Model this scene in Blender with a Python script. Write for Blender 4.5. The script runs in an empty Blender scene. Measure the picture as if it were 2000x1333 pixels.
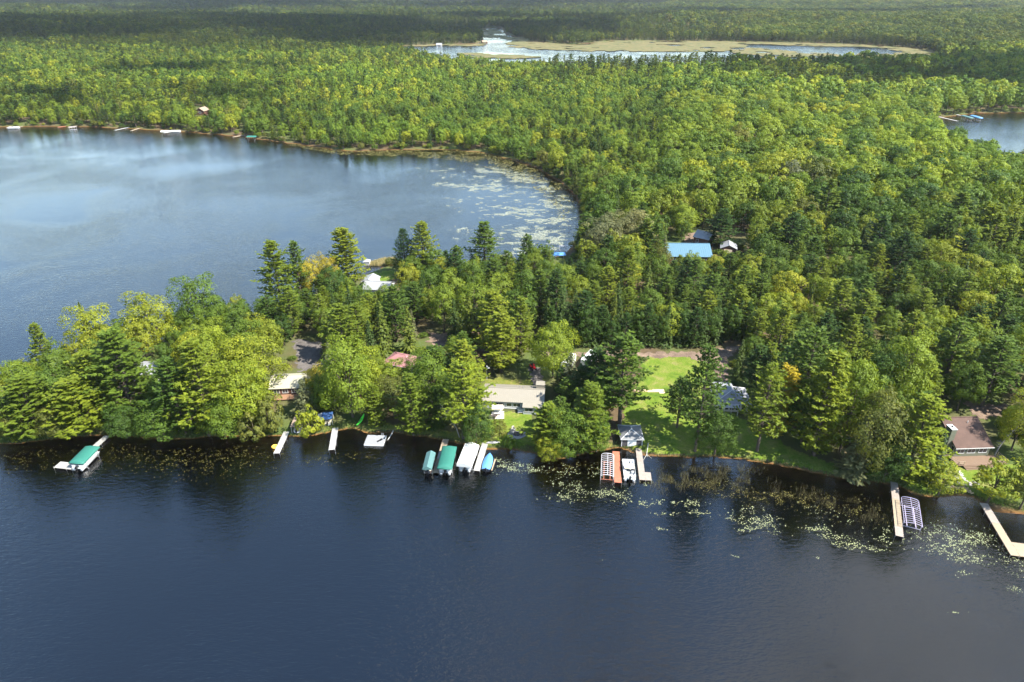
import bpy, math, random
import numpy as np
from mathutils import Vector, Matrix, noise as mnoise

# ------------------------------------------------------------------ camera
PITCH = math.radians(27.57); CAM_H = 90.0; FPX = 1333.0      # a drone 90 m above the lake, 24 mm lens
scene = bpy.context.scene
C = scene.collection
cam_d = bpy.data.cameras.new('camera'); cam = bpy.data.objects.new('camera', cam_d); C.objects.link(cam)
cam_d.sensor_width = 36; cam_d.lens = 24.0; cam_d.clip_start = 1; cam_d.clip_end = 40000
cam.location = (0, 0, CAM_H); cam.rotation_euler = (math.pi/2 - PITCH, 0, 0)
scene.camera = cam
# ------------------------------------------------------------------ sky, sun, exposure
SUN_AZ = math.radians(-27)      # direction to the sun, measured from +X (right) towards +Y (away)
SUN_EL = math.radians(49)
sun_dir = Vector((math.cos(SUN_EL)*math.cos(SUN_AZ), math.cos(SUN_EL)*math.sin(SUN_AZ), math.sin(SUN_EL)))
world = bpy.data.worlds.new('World'); scene.world = world; world.use_nodes = True
wn = world.node_tree; wn.nodes.clear()
sky = wn.nodes.new('ShaderNodeTexSky'); sky.sky_type = 'NISHITA'; sky.sun_disc = False
sky.sun_elevation = SUN_EL; sky.sun_rotation = math.pi/2 - SUN_AZ
sky.air_density = 1.4; sky.dust_density = 0.0; sky.ozone_density = 2.6
bg = wn.nodes.new('ShaderNodeBackground'); bg.inputs['Strength'].default_value = 0.102
wo = wn.nodes.new('ShaderNodeOutputWorld')
# broken fair-weather cloud over the whole sky, thicker towards the horizon
tcw = wn.nodes.new('ShaderNodeTexCoord'); sxw = wn.nodes.new('ShaderNodeSeparateXYZ'); wn.links.new(tcw.outputs['Generated'], sxw.inputs[0])
def wmath(op, a, b=None):
    n = wn.nodes.new('ShaderNodeMath'); n.operation = op
    for s_, v in ((n.inputs[0], a), (n.inputs[1], b)):
        if v is None: continue
        if isinstance(v, (int, float)): s_.default_value = v
        else: wn.links.new(v, s_)
    return n.outputs[0]
zc = wmath('ADD', wmath('MAXIMUM', sxw.outputs[2], 0.0), .16)
cxw = wn.nodes.new('ShaderNodeCombineXYZ'); wn.links.new(wmath('DIVIDE', sxw.outputs[0], zc), cxw.inputs[0]); wn.links.new(wmath('DIVIDE', sxw.outputs[1], zc), cxw.inputs[1])
cl = wn.nodes.new('ShaderNodeTexNoise'); cl.inputs['Scale'].default_value = 1.25; cl.inputs['Detail'].default_value = 4; cl.inputs['Roughness'].default_value = .55; wn.links.new(cxw.outputs[0], cl.inputs['Vector'])
cov = wmath('ADD', cl.outputs['Fac'], wmath('MULTIPLY', wmath('SUBTRACT', .22, sxw.outputs[2]), .12))
cr = wn.nodes.new('ShaderNodeValToRGB'); cr.color_ramp.elements[0].position = .52; cr.color_ramp.elements[1].position = .92; wn.links.new(cov, cr.inputs[0])
mxw = wn.nodes.new('ShaderNodeMix'); mxw.data_type = 'RGBA'; wn.links.new(cr.outputs[0], mxw.inputs[0]); wn.links.new(sky.outputs[0], mxw.inputs[6]); mxw.inputs[7].default_value = (2.7, 4.2, 6.9, 1)
wn.links.new(mxw.outputs[2], bg.inputs[0]); wn.links.new(bg.outputs[0], wo.inputs[0])
sun_l = bpy.data.lights.new('sun', 'SUN'); sun_l.energy = 5.0; sun_l.angle = math.radians(0.6); sun_l.color = (1.0, 0.95, 0.85)
sun = bpy.data.objects.new('sun', sun_l); C.objects.link(sun)
sun.rotation_euler = (-sun_dir).to_track_quat('-Z', 'Y').to_euler(); sun.location = (100, -50, 300)
vs = scene.view_settings; vs.view_transform = 'Standard'; vs.look = 'None'; vs.exposure = 1.86; vs.gamma = 1; vs.use_curve_mapping = False
cy = scene.cycles
cy.max_bounces = 6; cy.diffuse_bounces = 3; cy.glossy_bounces = 3; cy.transmission_bounces = 3
cy.transparent_max_bounces = 8; cy.volume_bounces = 0; cy.caustics_reflective = False; cy.caustics_refractive = False
cy.sample_clamp_indirect = 4.0; cy.sample_clamp_direct = 8.0; cy.use_denoising = True

# ------------------------------------------------------------------ measuring the place
FW = np.array([0, math.cos(PITCH), -math.sin(PITCH)]); UP = np.array([0, math.sin(PITCH), math.cos(PITCH)])
def G(px, py, z=0.0):
    """Point of the place at height z seen at a spot of the 2000x1333 photograph."""
    d = FW*FPX + np.array([1., 0, 0])*(px-1000) + UP*(666.5-py)
    t = (z-CAM_H)/d[2]
    return (d[0]*t, d[1]*t, z)
def proj(x, y, z):
    v0 = np.asarray(x, float); v1 = np.asarray(y, float); v2 = np.asarray(z, float)-CAM_H
    dep = v1*FW[1]+v2*FW[2]
    dep = np.where(dep < 1, 1, dep)
    return 1000+FPX*v0/dep, 666.5-FPX*(v1*UP[1]+v2*UP[2])/dep, dep
def GP(pts, z=0.0):
    return np.array([G(a, b, z)[:2] for a, b in pts])

def inside(P, poly):
    x, y = P[:, 0], P[:, 1]; r = np.zeros(len(P), bool); n = len(poly)
    for i in range(n):
        x1, y1 = poly[i]; x2, y2 = poly[(i+1) % n]
        c = ((y1 > y) != (y2 > y))
        if not c.any(): continue
        with np.errstate(divide='ignore', invalid='ignore'):
            xi = (x2-x1)*(y-y1)/(y2-y1)+x1
        r ^= c & (x < xi)
    return r
def dist_poly(P, poly):
    d = np.full(len(P), 1e18); n = len(poly)
    for i in range(n):
        a = poly[i]; b = poly[(i+1) % n]; ab = b-a; L = float(ab@ab)+1e-12
        t = np.clip(((P-a)@ab)/L, 0, 1)
        q = P-(a+t[:, None]*ab)
        d = np.minimum(d, (q*q).sum(1))
    return np.sqrt(d)
def smooth_line(pts, k=3, seed=1, amp=0.0):
    """Catmull-Rom through points (ground coordinates), open."""
    p = np.vstack([2*pts[0]-pts[1], pts, 2*pts[-1]-pts[-2]]); out = []
    rs = np.random.RandomState(seed)
    for i in range(1, len(p)-2):
        for j in range(k):
            t = j/k
            out.append(.5*((2*p[i])+(-p[i-1]+p[i+1])*t+(2*p[i-1]-5*p[i]+4*p[i+1]-p[i+2])*t*t+(-p[i-1]+3*p[i]-3*p[i+1]+p[i+2])*t**3))
    out.append(p[-2]); out = np.array(out)
    if amp: out = out + rs.normal(0, amp, out.shape)
    return out

FRONT = smooth_line(GP([(-420, 905), (-200, 880), (0, 868), (70, 862), (150, 854), (215, 851), (330, 858), (430, 853), (545, 851), (585, 853), (640, 845), (690, 837), (722, 846), (760, 845), (800, 850), (860, 858), (905, 866), (950, 877), (1000, 877), (1045, 886), (1085, 897), (1130, 888), (1170, 880), (1215, 876), (1262, 890), (1330, 892), (1400, 893), (1450, 897), (1530, 910), (1600, 925), (1660, 937), (1735, 945), (1780, 960), (1830, 972), (1868, 963), (1905, 973), (1935, 988), (2000, 1000), (2120, 1030), (2400, 1120)]), 4, 5, 0.12)
FAR_UP = smooth_line(GP([(-700, 268), (-300, 258), (0, 249), (130, 247), (300, 254), (450, 265), (560, 279), (650, 292), (700, 295), (850, 292), (950, 300), (1040, 326), (1100, 360), (1130, 390), (1141, 420), (1136, 450), (1122, 478), (1090, 502), (1000, 520), (900, 533), (830, 530), (770, 520), (745, 524), (700, 545), (620, 585), (530, 612), (400, 642), (300, 668), (180, 695), (90, 738), (0, 772), (-200, 845), (-420, 890)]), 4, 6, 0.3)
LAKE_NEAR = np.vstack([FRONT, [[500, 60], [700, -700], [-700, -700], [-500, 60]]])
LAKE_UP = np.vstack([FAR_UP, [[-420, 140], [-700, 200]]])
LAKE_R = GP([(1812, 238), (1850, 228), (1900, 222), (2000, 221), (2400, 228), (2600, 380), (2120, 330), (1990, 322), (1945, 308), (1890, 284), (1840, 262)])
LAKE_FAR = GP([(735, 91), (850, 88), (930, 86), (945, 80), (936, 62), (952, 54), (985, 56), (985, 66), (1040, 82), (1120, 88), (1200, 80), (1440, 82), (1650, 87), (1800, 95), (1842, 108), (1810, 136), (1640, 136), (1450, 134), (1250, 136), (1000, 136), (880, 126), (800, 108)])
LAKES = [LAKE_NEAR, LAKE_UP, LAKE_R, LAKE_FAR]

def water_sd(P):
    """Distance to the nearest shore, positive on land, negative in water."""
    sd = np.full(len(P), 1e9); inn = np.zeros(len(P), bool)
    for L in LAKES:
        d = dist_poly(P, L); i = inside(P, L); inn |= i
        sd = np.minimum(sd, d)
    return np.where(inn, -sd, sd)

def vnoise(P, s, seed=0):
    """cheap smooth value noise, -1..1"""
    q = P/s + seed*17.31
    i = np.floor(q).astype(np.int64); f = q-i; f = f*f*(3-2*f)
    def h(a, b):
        n = (a*374761393 + b*668265263 + seed*974711) & 0x7fffffff
        n = ((n ^ (n >> 13))*1274126177) & 0x7fffffff
        return ((n ^ (n >> 16)) & 0xffff)/32767.5-1
    a = h(i[:, 0], i[:, 1]); b = h(i[:, 0]+1, i[:, 1]); c = h(i[:, 0], i[:, 1]+1); d = h(i[:, 0]+1, i[:, 1]+1)
    return (a*(1-f[:, 0])+b*f[:, 0])*(1-f[:, 1])+(c*(1-f[:, 0])+d*f[:, 0])*f[:, 1]
def sstep(x, a, b):
    t = np.clip((x-a)/(b-a), 0, 1); return t*t*(3-2*t)
def height_sd(P, sd):
    land = 0.12+0.5*sstep(sd, 0, 1.6)+0.9*sstep(sd, 2, 22)+2.0*sstep(sd, 15, 120)
    hill = sstep(sd, 60, 500)*(vnoise(P, 420, 3)*7+vnoise(P, 900, 4)*14+6)*sstep(P[:, 1], 300, 1500)
    hill += sstep(P[:, 1], 2600, 6000)*(22+vnoise(P, 1500, 8)*30)
    land = land+np.maximum(hill, 0)+sstep(sd, 3, 20)*vnoise(P, 9, 5)*.18
    deep = -0.06-0.12*np.minimum(-sd, 10)-0.3*sstep(-sd, 6, 24)-0.7*sstep(-sd, 14, 48)
    return np.where(sd > 0, land, deep)
def ground_z(P):
    return height_sd(P, water_sd(P))
def gz(x, y):
    return float(ground_z(np.array([[x, y]]))[0])
def land(px, py):
    """ground point under a spot of the photograph, on the land's own height"""
    x, y, _ = G(px, py, 1.0); z = gz(x, y)
    for _ in range(3):
        x, y, _ = G(px, py, z); z = gz(x, y)
    return Vector((x, y, z))

# ------------------------------------------------------------------ materials
def nodes_of(name):
    m = bpy.data.materials.new(name); m.use_nodes = True; nt = m.node_tree; nt.nodes.clear()
    out = nt.nodes.new('ShaderNodeOutputMaterial')
    return m, nt, out
def N(nt, typ, **kw):
    n = nt.nodes.new(typ)
    for k, v in kw.items(): setattr(n, k, v)
    return n
def mix_col(nt, fac, a, b, mode='MIX'):
    n = nt.nodes.new('ShaderNodeMix'); n.data_type = 'RGBA'; n.blend_type = mode
    for sock, v in ((n.inputs[0], fac), (n.inputs[6], a), (n.inputs[7], b)):
        if isinstance(v, (int, float)): sock.default_value = v
        elif isinstance(v, tuple): sock.default_value = (*v[:3], 1)
        else: nt.links.new(v, sock)
    return n.outputs[2]
def ramp(nt, src, stops):
    r = nt.nodes.new('ShaderNodeValToRGB'); e = r.color_ramp.elements
    while len(e) < len(stops): e.new(0.5)
    for i, (p, c) in enumerate(stops):
        e[i].position = p; e[i].color = (*c, 1) if len(c) == 3 else c
    nt.links.new(src, r.inputs[0]); return r.outputs[0]
def noise_tex(nt, scale, detail=4, rough=.55, coord=None, dist=0.0):
    n = nt.nodes.new('ShaderNodeTexNoise'); n.inputs['Scale'].default_value = scale
    n.inputs['Detail'].default_value = detail; n.inputs['Roughness'].default_value = rough; n.inputs['Distortion'].default_value = dist
    if coord is not None: nt.links.new(coord, n.inputs['Vector'])
    return n.outputs['Fac']
def plain(name, col, rough=.6, var=.18, scale=3.0, metal=0.0, bump=.0, col2=None, spec=.4):
    m, nt, out = nodes_of(name)
    p = N(nt, 'ShaderNodeBsdfPrincipled'); tc = N(nt, 'ShaderNodeTexCoord')
    f = noise_tex(nt, scale, 5, .65, tc.outputs['Object'])
    f2 = noise_tex(nt, scale*.23, 2, .5, tc.outputs['Object'])
    c2 = col2 or tuple(c*(1-2*var) for c in col)
    c3 = tuple(min(1, c*(1+var)) for c in col)
    a = mix_col(nt, f, c2, c3)
    a = mix_col(nt, ramp(nt, f2, [(.35, (0, 0, 0)), (.7, (.6, .6, .6))]), a, tuple(c*(1-var) for c in col))
    nt.links.new(a, p.inputs['Base Color'])
    p.inputs['Roughness'].default_value = rough; p.inputs['Metallic'].default_value = metal; p.inputs['Specular IOR Level'].default_value = spec
    if bump:
        b = N(nt, 'ShaderNodeBump'); b.inputs['Strength'].default_value = bump; b.inputs['Distance'].default_value = .02
        nt.links.new(f, b.inputs['Height']); nt.links.new(b.outputs[0], p.inputs['Normal'])
    nt.links.new(p.outputs[0], out.inputs[0])
    return m
M = {}
def mk(key, *a, **k): M[key] = plain(key, *a, **k)
mk('wood_grey', (.31, .30, .275), .8, .22, 2.5); mk('wood_tan', (.31, .245, .17), .8, .2, 2.5)
mk('wood_red', (.36, .13, .075), .75, .22, 2.0); mk('wood_white', (.31, .30, .285), .7, .12, 2.5); mk('wood_brown', (.22, .12, .07), .8, .2, 2.5)
mk('wood_weathered', (.30, .25, .215), .85, .25, 1.6)
mk('metal_white', (.50, .48, .50), .45, .05, 2, 0); mk('metal_grey', (.42, .42, .43), .4, .08, 2, .7)
mk('canvas_green', (.015, .115, .088), .75, .12, 1.2); mk('canvas_teal', (.065, .145, .145), .75, .15, 1.2); mk('canvas_white', (.55, .55, .535), .7, .05, 1.2)
mk('tarp_blue', (.09, .25, .52), .55, .2, 2.2); mk('tarp_navy', (.03, .075, .19), .5, .2, 1.5); mk('vinyl_cream', (.70, .64, .52), .5, .08, 2)
mk('hull_white', (.55, .555, .56), .35, .05, 2); mk('hull_dark', (.03, .035, .05), .4, .1, 2); mk('motor_black', (.012, .012, .015), .35, .1, 3)
mk('kayak_lime', (.10, .75, .06), .4, .05, 3); mk('tube_yellow', (.75, .42, .06), .5, .1, 3); mk('red_paint', (.42, .012, .016), .35, .08, 3)
mk('roof_beige', (.20, .182, .148), .6, .07, 1.4); mk('roof_cream', (.29, .275, .205), .6, .06, 1.4); mk('roof_pink', (.25, .115, .115), .65, .1, 1.4)
mk('roof_slate', (.15, .153, .158), .85, .25, 1.5); mk('roof_slate_light', (.19, .195, .21), .8, .15, 1.2); mk('roof_brown', (.085, .05, .038), .9, .3, 1.1, col2=(.035, .02, .016))
mk('roof_blue', (.07, .145, .20), .55, .08, 1.4); mk('roof_pale', (.22, .225, .235), .55, .08, 1.2); mk('roof_tan', (.24, .18, .13), .85, .2, 1.2)
mk('wall_brown', (.10, .045, .03), .8, .15, 2); mk('wall_olive', (.115, .12, .085), .8, .1, 2); mk('wall_white', (.40, .40, .385), .7, .06, 2); mk('wall_grey', (.30, .32, .33), .7, .08, 2)
mk('wall_dark', (.05, .045, .05), .8, .15, 2); mk('trim_white', (.46, .46, .455), .6, .04, 2); mk('stone_grey', (.30, .28, .27), .9, .3, 4, bump=.5); mk('stone_dark', (.07, .065, .06), .9, .3, 4)
mk('door_white', (.56, .57, .57), .6, .04, 2); mk('concrete', (.46, .42, .37), .9, .12, 1.5); mk('bark', (.085, .065, .05), .95, .3, 3, bump=.6); mk('bark_pale', (.42, .40, .36), .9, .3, 3); mk('bark_dead', (.26, .235, .21), .95, .2, 3)
mk('metal_lilac', (.36, .32, .41), .5, .08, 2); mk('deck_brown', (.15, .098, .064), .8, .2, 2.5); mk('shingle_cap', (.45, .46, .47), .8, .1, 2); mk('cushion', (.62, .50, .36), .8, .1, 2); mk('wicker', (.05, .04, .035), .8, .2, 4); mk('ash', (.05, .045, .04), .95, .3, 5)
def glass_mat():
    m, nt, out = nodes_of('window_glass')
    p = N(nt, 'ShaderNodeBsdfPrincipled'); p.inputs['Base Color'].default_value = (.02, .027, .033, 1); p.inputs['Roughness'].default_value = .06
    p.inputs['Specular IOR Level'].default_value = .8; nt.links.new(p.outputs[0], out.inputs[0]); return m
M['glass'] = glass_mat()

# ------------------------------------------------------------------ mesh helpers
class MB:
    """collects boxes, tubes and sheets into one mesh"""
    def __init__(s): s.v = []; s.f = []
    def add(s, vs, fs):
        o = len(s.v); s.v += [tuple(map(float, v)) for v in vs]; s.f += [tuple(i+o for i in f) for f in fs]; return s
    def box(s, c, d, rz=0.0, rx=0.0):
        x, y, z = d[0]/2, d[1]/2, d[2]/2
        R = Matrix.Rotation(rz, 3, 'Z') @ Matrix.Rotation(rx, 3, 'X')
        vs = [Vector(c)+R @ Vector((a*x, b*y, e*z)) for a, b, e in ((-1,-1,-1),(1,-1,-1),(1,1,-1),(-1,1,-1),(-1,-1,1),(1,-1,1),(1,1,1),(-1,1,1))]
        return s.add(vs, [(3,2,1,0),(4,5,6,7),(0,1,5,4),(1,2,6,5),(2,3,7,6),(3,0,4,7)])
    def tube(s, pts, r, n=6, cap=True):
        pts = [Vector(p) for p in pts]; rs = r if isinstance(r, (list, tuple)) else [r]*len(pts); vs = []
        for i, p in enumerate(pts):
            d = (pts[min(i+1, len(pts)-1)]-pts[max(i-1, 0)]).normalized()
            u = d.orthogonal().normalized() if abs(d.z) < .9 else Vector((1, 0, 0))-d*d.x
            u.normalize(); w = d.cross(u)
            vs += [p+(u*math.cos(6.28318*k/n)+w*math.sin(6.28318*k/n))*rs[i] for k in range(n)]
        fs = [(i*n+k, i*n+(k+1) % n, (i+1)*n+(k+1) % n, (i+1)*n+k) for i in range(len(pts)-1) for k in range(n)]
        if cap: fs += [tuple(range(n))[::-1], tuple((len(pts)-1)*n+k for k in range(n))]
        return s.add(vs, fs)
    def prism(s, poly, z0, z1):
        n = len(poly)
        return s.add([(x, y, z0) for x, y in poly]+[(x, y, z1) for x, y in poly], [tuple(range(n))[::-1], tuple(range(n, 2*n))]+[(i, (i+1) % n, n+(i+1) % n, n+i) for i in range(n)])
    def slab(s, q, t):
        """thick sheet: 3 or 4 corners, thickness t downwards along the normal"""
        q = [Vector(p) for p in q]; nrm = (q[1]-q[0]).cross(q[2]-q[0]).normalized(); n = len(q)
        b = [p-nrm*t for p in q]
        return s.add(q+b, [tuple(range(n)), tuple(range(n, 2*n))[::-1]]+[(i, n+i, n+(i+1) % n, (i+1) % n) for i in range(n)])
    def build(s, name, mat, parent=None, smooth=False, loc=None):
        me = bpy.data.meshes.new(name); me.from_pydata(s.v, [], s.f); me.update()
        me.materials.append(M[mat] if isinstance(mat, str) else mat)
        if smooth: me.polygons.foreach_set('use_smooth', [True]*len(me.polygons))
        o = bpy.data.objects.new(name, me); C.objects.link(o)
        if parent is not None: o.parent = parent
        if loc is not None: o.location = loc
        return o
def thing(name, label, cat, loc=(0, 0, 0), rz=0.0, group=None):
    o = bpy.data.objects.new(name, None); C.objects.link(o); o.empty_display_size = .3
    o.location = loc; o.rotation_euler = (0, 0, rz); return tag(o, label, cat, group)
def tag(o, label, cat, group=None):
    o['label'] = label; o['category'] = cat
    if group: o['group'] = group
    return o
def struct(o, kind='structure', label=None):
    o['kind'] = kind
    if label: o['label'] = label
    return o
def np_mesh(name, V, F, mats, attrs=None, smooth=False, matidx=None):
    V = np.asarray(V, np.float32); F = np.asarray(F, np.int32); k = F.shape[1]
    me = bpy.data.meshes.new(name)
    me.vertices.add(len(V)); me.vertices.foreach_set('co', V.ravel())
    me.loops.add(F.size); me.loops.foreach_set('vertex_index', F.ravel())
    me.polygons.add(len(F)); me.polygons.foreach_set('loop_start', np.arange(0, F.size, k, dtype=np.int32))
    for m in mats: me.materials.append(M[m] if isinstance(m, str) else m)
    if smooth: me.polygons.foreach_set('use_smooth', np.ones(len(F), bool))
    if matidx is not None: me.polygons.foreach_set('material_index', np.asarray(matidx, np.int32))
    me.update(calc_edges=True)
    for an, av in (attrs or {}).items():
        a = me.attributes.new(an, 'FLOAT', 'POINT'); a.data.foreach_set('value', np.asarray(av, np.float32))
    return me
def link(name, me, parent=None):
    o = bpy.data.objects.new(name, me); C.objects.link(o)
    if parent is not None: o.parent = parent
    return o
# ------------------------------------------------------------------ the setting: ground, water, lawns, roads
def ground_material():
    m, nt, out = nodes_of('forest_ground')
    p = N(nt, 'ShaderNodeBsdfPrincipled'); g = N(nt, 'ShaderNodeNewGeometry'); sx = N(nt, 'ShaderNodeSeparateXYZ')
    nt.links.new(g.outputs['Position'], sx.inputs[0])
    f1 = noise_tex(nt, .35, 6, .65, g.outputs['Position']); f2 = noise_tex(nt, .05, 3, .5, g.outputs['Position']); f3 = noise_tex(nt, 2.2, 4, .6, g.outputs['Position'])
    litter = mix_col(nt, f1, (.035, .026, .015), (.12, .085, .05))
    moss = mix_col(nt, f3, (.03, .05, .012), (.085, .11, .03))
    c = mix_col(nt, ramp(nt, f2, [(.4, (0, 0, 0)), (.62, (1, 1, 1))]), litter, moss)
    sand = mix_col(nt, f1, (.045, .021, .008), (.22, .105, .034))
    muck = mix_col(nt, f1, (.010, .0055, .0025), (.055, .028, .010)); scatter_blue = mix_col(nt, f2, (.003, .010, .024), (.006, .015, .034))  # deep bed tinted slate blue to carry the light scattered by the water
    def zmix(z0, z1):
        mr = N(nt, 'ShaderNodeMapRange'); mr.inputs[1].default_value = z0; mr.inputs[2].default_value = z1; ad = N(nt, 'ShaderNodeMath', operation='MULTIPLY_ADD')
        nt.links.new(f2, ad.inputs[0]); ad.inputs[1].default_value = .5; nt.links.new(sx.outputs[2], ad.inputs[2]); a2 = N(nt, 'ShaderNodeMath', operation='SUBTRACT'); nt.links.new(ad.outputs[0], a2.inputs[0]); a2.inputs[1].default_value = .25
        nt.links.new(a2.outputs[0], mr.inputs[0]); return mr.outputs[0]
    bed = mix_col(nt, zmix(-.85, -1.45), mix_col(nt, zmix(-.12, -.55), sand, muck), scatter_blue)
    s = N(nt, 'ShaderNodeMapRange'); s.inputs[1].default_value = .0; s.inputs[2].default_value = .22; nt.links.new(sx.outputs[2], s.inputs[0])
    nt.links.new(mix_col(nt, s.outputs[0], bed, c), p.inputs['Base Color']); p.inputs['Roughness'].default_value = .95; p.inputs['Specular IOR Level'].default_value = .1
    nt.links.new(p.outputs[0], out.inputs[0]); return m
ys = [-800, -500, -300, -150, -60, 0, 40, 70, 95, 105]; y = 108.0
while y < 12000:
    ys.append(y); y *= (1.0085 if y < 330 else 1.014 if y < 1500 else 1.03)
ys = np.array(ys); us = np.linspace(-1, 1, 300)
X = np.outer(np.maximum(ys, 110)*.92+70, us); Y = np.repeat(ys[:, None], 300, 1)
P = np.stack([X.ravel(), Y.ravel()], 1); Z = ground_z(P)
idx = np.arange(len(P)).reshape(X.shape)
F = np.stack([idx[:-1, :-1], idx[:-1, 1:], idx[1:, 1:], idx[1:, :-1]], -1).reshape(-1, 4)
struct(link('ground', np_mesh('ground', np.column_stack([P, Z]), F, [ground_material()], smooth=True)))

def water_material():
    m, nt, out = nodes_of('lake_water')
    g = N(nt, 'ShaderNodeNewGeometry')
    mp = N(nt, 'ShaderNodeMapping'); mp.inputs['Rotation'].default_value = (0, 0, math.radians(-32)); mp.inputs['Scale'].default_value = (.55, 1.55, 1)
    nt.links.new(g.outputs['Position'], mp.inputs['Vector'])
    mp2 = N(nt, 'ShaderNodeMapping'); mp2.inputs['Rotation'].default_value = (0, 0, math.radians(14)); mp2.inputs['Scale'].default_value = (.8, 2.1, 1)
    nt.links.new(g.outputs['Position'], mp2.inputs['Vector'])
    a = noise_tex(nt, .95, 2, .5, mp.outputs[0], .6); b = noise_tex(nt, 1.7, 2, .5, mp2.outputs[0], .4)
    big = noise_tex(nt, .018, 3, .5, g.outputs['Position'], .5)
    gust = ramp(nt, big, [(.36, (.28, .28, .28)), (.62, (1, 1, 1))])
    ad = N(nt, 'ShaderNodeMath', operation='MULTIPLY_ADD'); nt.links.new(b, ad.inputs[0]); ad.inputs[1].default_value = .5; nt.links.new(a, ad.inputs[2])
    ml = N(nt, 'ShaderNodeMath', operation='MULTIPLY'); nt.links.new(ad.outputs[0], ml.inputs[0]); nt.links.new(gust, ml.inputs[1])
    bp = N(nt, 'ShaderNodeBump'); bp.inputs['Strength'].default_value = 1.0; bp.inputs['Distance'].default_value = .15
    nt.links.new(ml.outputs[0], bp.inputs['Height'])
    fr = N(nt, 'ShaderNodeFresnel'); fr.inputs[0].default_value = 1.80; nt.links.new(bp.outputs[0], fr.inputs[1])
    gl = N(nt, 'ShaderNodeBsdfGlossy'); gl.inputs['Roughness'].default_value = .06; gl.inputs[0].default_value = (1, 1, 1, 1); nt.links.new(bp.outputs[0], gl.inputs['Normal'])
    tr = N(nt, 'ShaderNodeBsdfTransparent'); tr.inputs[0].default_value = (.90, .87, .80, 1)
    mx = N(nt, 'ShaderNodeMixShader'); nt.links.new(fr.outputs[0], mx.inputs[0]); nt.links.new(tr.outputs[0], mx.inputs[1]); nt.links.new(gl.outputs[0], mx.inputs[2])
    nt.links.new(mx.outputs[0], out.inputs[0]); return m
w = MB(); w.add([(-9000, -800, 0), (9000, -800, 0), (9000, 4000, 0), (-9000, 4000, 0)], [(0, 1, 2, 3)])
struct(w.build('water', water_material()))

def sheet_cells(poly, cell, lift, name, mat, edge=.35, seed=1):
    """a ground covering cut to an outline, laid on the land's own height"""
    lo = poly.min(0)-1; hi = poly.max(0)+1
    gx = np.arange(lo[0], hi[0], cell); gy = np.arange(lo[1], hi[1], cell)
    XX, YY = np.meshgrid(gx, gy); P = np.stack([XX.ravel(), YY.ravel()], 1)
    Pc = P+cell/2; Pn = Pc+np.stack([vnoise(Pc, 1.1, seed), vnoise(Pc, 1.3, seed+9)], 1)*edge*2
    ok = inside(Pn, poly).reshape(XX.shape)[:-1, :-1] 
    sd = water_sd(P); ok &= (sd.reshape(XX.shape)[:-1, :-1] > .35)
    Z = height_sd(P, sd)+lift
    ii = np.arange(len(P)).reshape(XX.shape)
    F = np.stack([ii[:-1, :-1], ii[:-1, 1:], ii[1:, 1:], ii[1:, :-1]], -1)[ok]
    used = np.unique(F); remap = np.full(len(P), -1); remap[used] = np.arange(len(used))
    return struct(link(name, np_mesh(name, np.column_stack([P, Z])[used], remap[F], [mat], smooth=True)))
def ground_cover(name, stops, s1=.5, s2=3.0):
    m, nt, out = nodes_of(name); p = N(nt, 'ShaderNodeBsdfPrincipled'); g = N(nt, 'ShaderNodeNewGeometry')
    f = noise_tex(nt, s1, 5, .7, g.outputs['Position'], .4); f2 = noise_tex(nt, s2, 3, .7, g.outputs['Position'])
    a = ramp(nt, f, stops); b = mix_col(nt, f2, (.45, .45, .45), (1.5, 1.5, 1.5)); c = mix_col(nt, 1.0, a, b, 'MULTIPLY')
    nt.links.new(c, p.inputs['Base Color']); p.inputs['Roughness'].default_value = .95; p.inputs['Specular IOR Level'].default_value = .1
    bp = N(nt, 'ShaderNodeBump'); bp.inputs['Strength'].default_value = .6; bp.inputs['Distance'].default_value = .15; nt.links.new(f2, bp.inputs['Height']); nt.links.new(bp.outputs[0], p.inputs['Normal'])
    nt.links.new(p.outputs[0], out.inputs[0]); return m
lawn_m = ground_cover('lawn_grass', [(.30, (.048, .088, .010)), (.46, (.088, .132, .015)), (.58, (.12, .142, .026)), (.70, (.17, .155, .06))], .3, 2.5)
rough_m = ground_cover('rough_grass', [(.30, (.05, .075, .012)), (.52, (.11, .12, .025)), (.7, (.20, .16, .06))], .3, 2.5)
dirt_m = ground_cover('dirt', [(.3, (.085, .062, .048)), (.55, (.15, .108, .08)), (.75, (.22, .165, .12))], .4, 3)
gravel_m = ground_cover('gravel', [(.3, (.055, .05, .047)), (.6, (.11, .098, .09))], .4, 4)
sand_m = ground_cover('sand', [(.3, (.38, .26, .16)), (.6, (.52, .38, .25))], .4, 4)
marsh_m = ground_cover('marsh_sedge', [(.34, (.04, .058, .018)), (.48, (.125, .105, .048)), (.60, (.08, .085, .033)), (.72, (.14, .12, .065))], .03, .2)
sheet_cells(GP([(1262, 697), (1335, 697), (1392, 716), (1392, 760), (1420, 800), (1500, 850), (1560, 872), (1640, 905), (1655, 940), (1530, 915), (1450, 900), (1330, 897), (1262, 893), (1232, 878), (1205, 868), (1215, 800), (1240, 760), (1252, 720)], 1.5), .4, .05, 'lawn', lawn_m, .5, 1)
sheet_cells(GP([(950, 803), (1040, 806), (1055, 850), (1050, 866), (1000, 872), (955, 872), (938, 858), (945, 830)], 1.2), .35, .05, 'lawn', lawn_m, .5, 2)
sheet_cells(GP([(690, 828), (740, 825), (850, 830), (950, 862), (960, 880), (905, 870), (800, 852), (720, 850), (690, 842), (640, 850), (630, 835)], 1.0), .4, .04, 'grass_bank', rough_m, .5, 3)
sheet_cells(GP([(1150, 865), (1262, 868), (1262, 893), (1215, 882), (1150, 886)], 1.0), .4, .05, 'grass_bank', rough_m, .5, 4)
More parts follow.
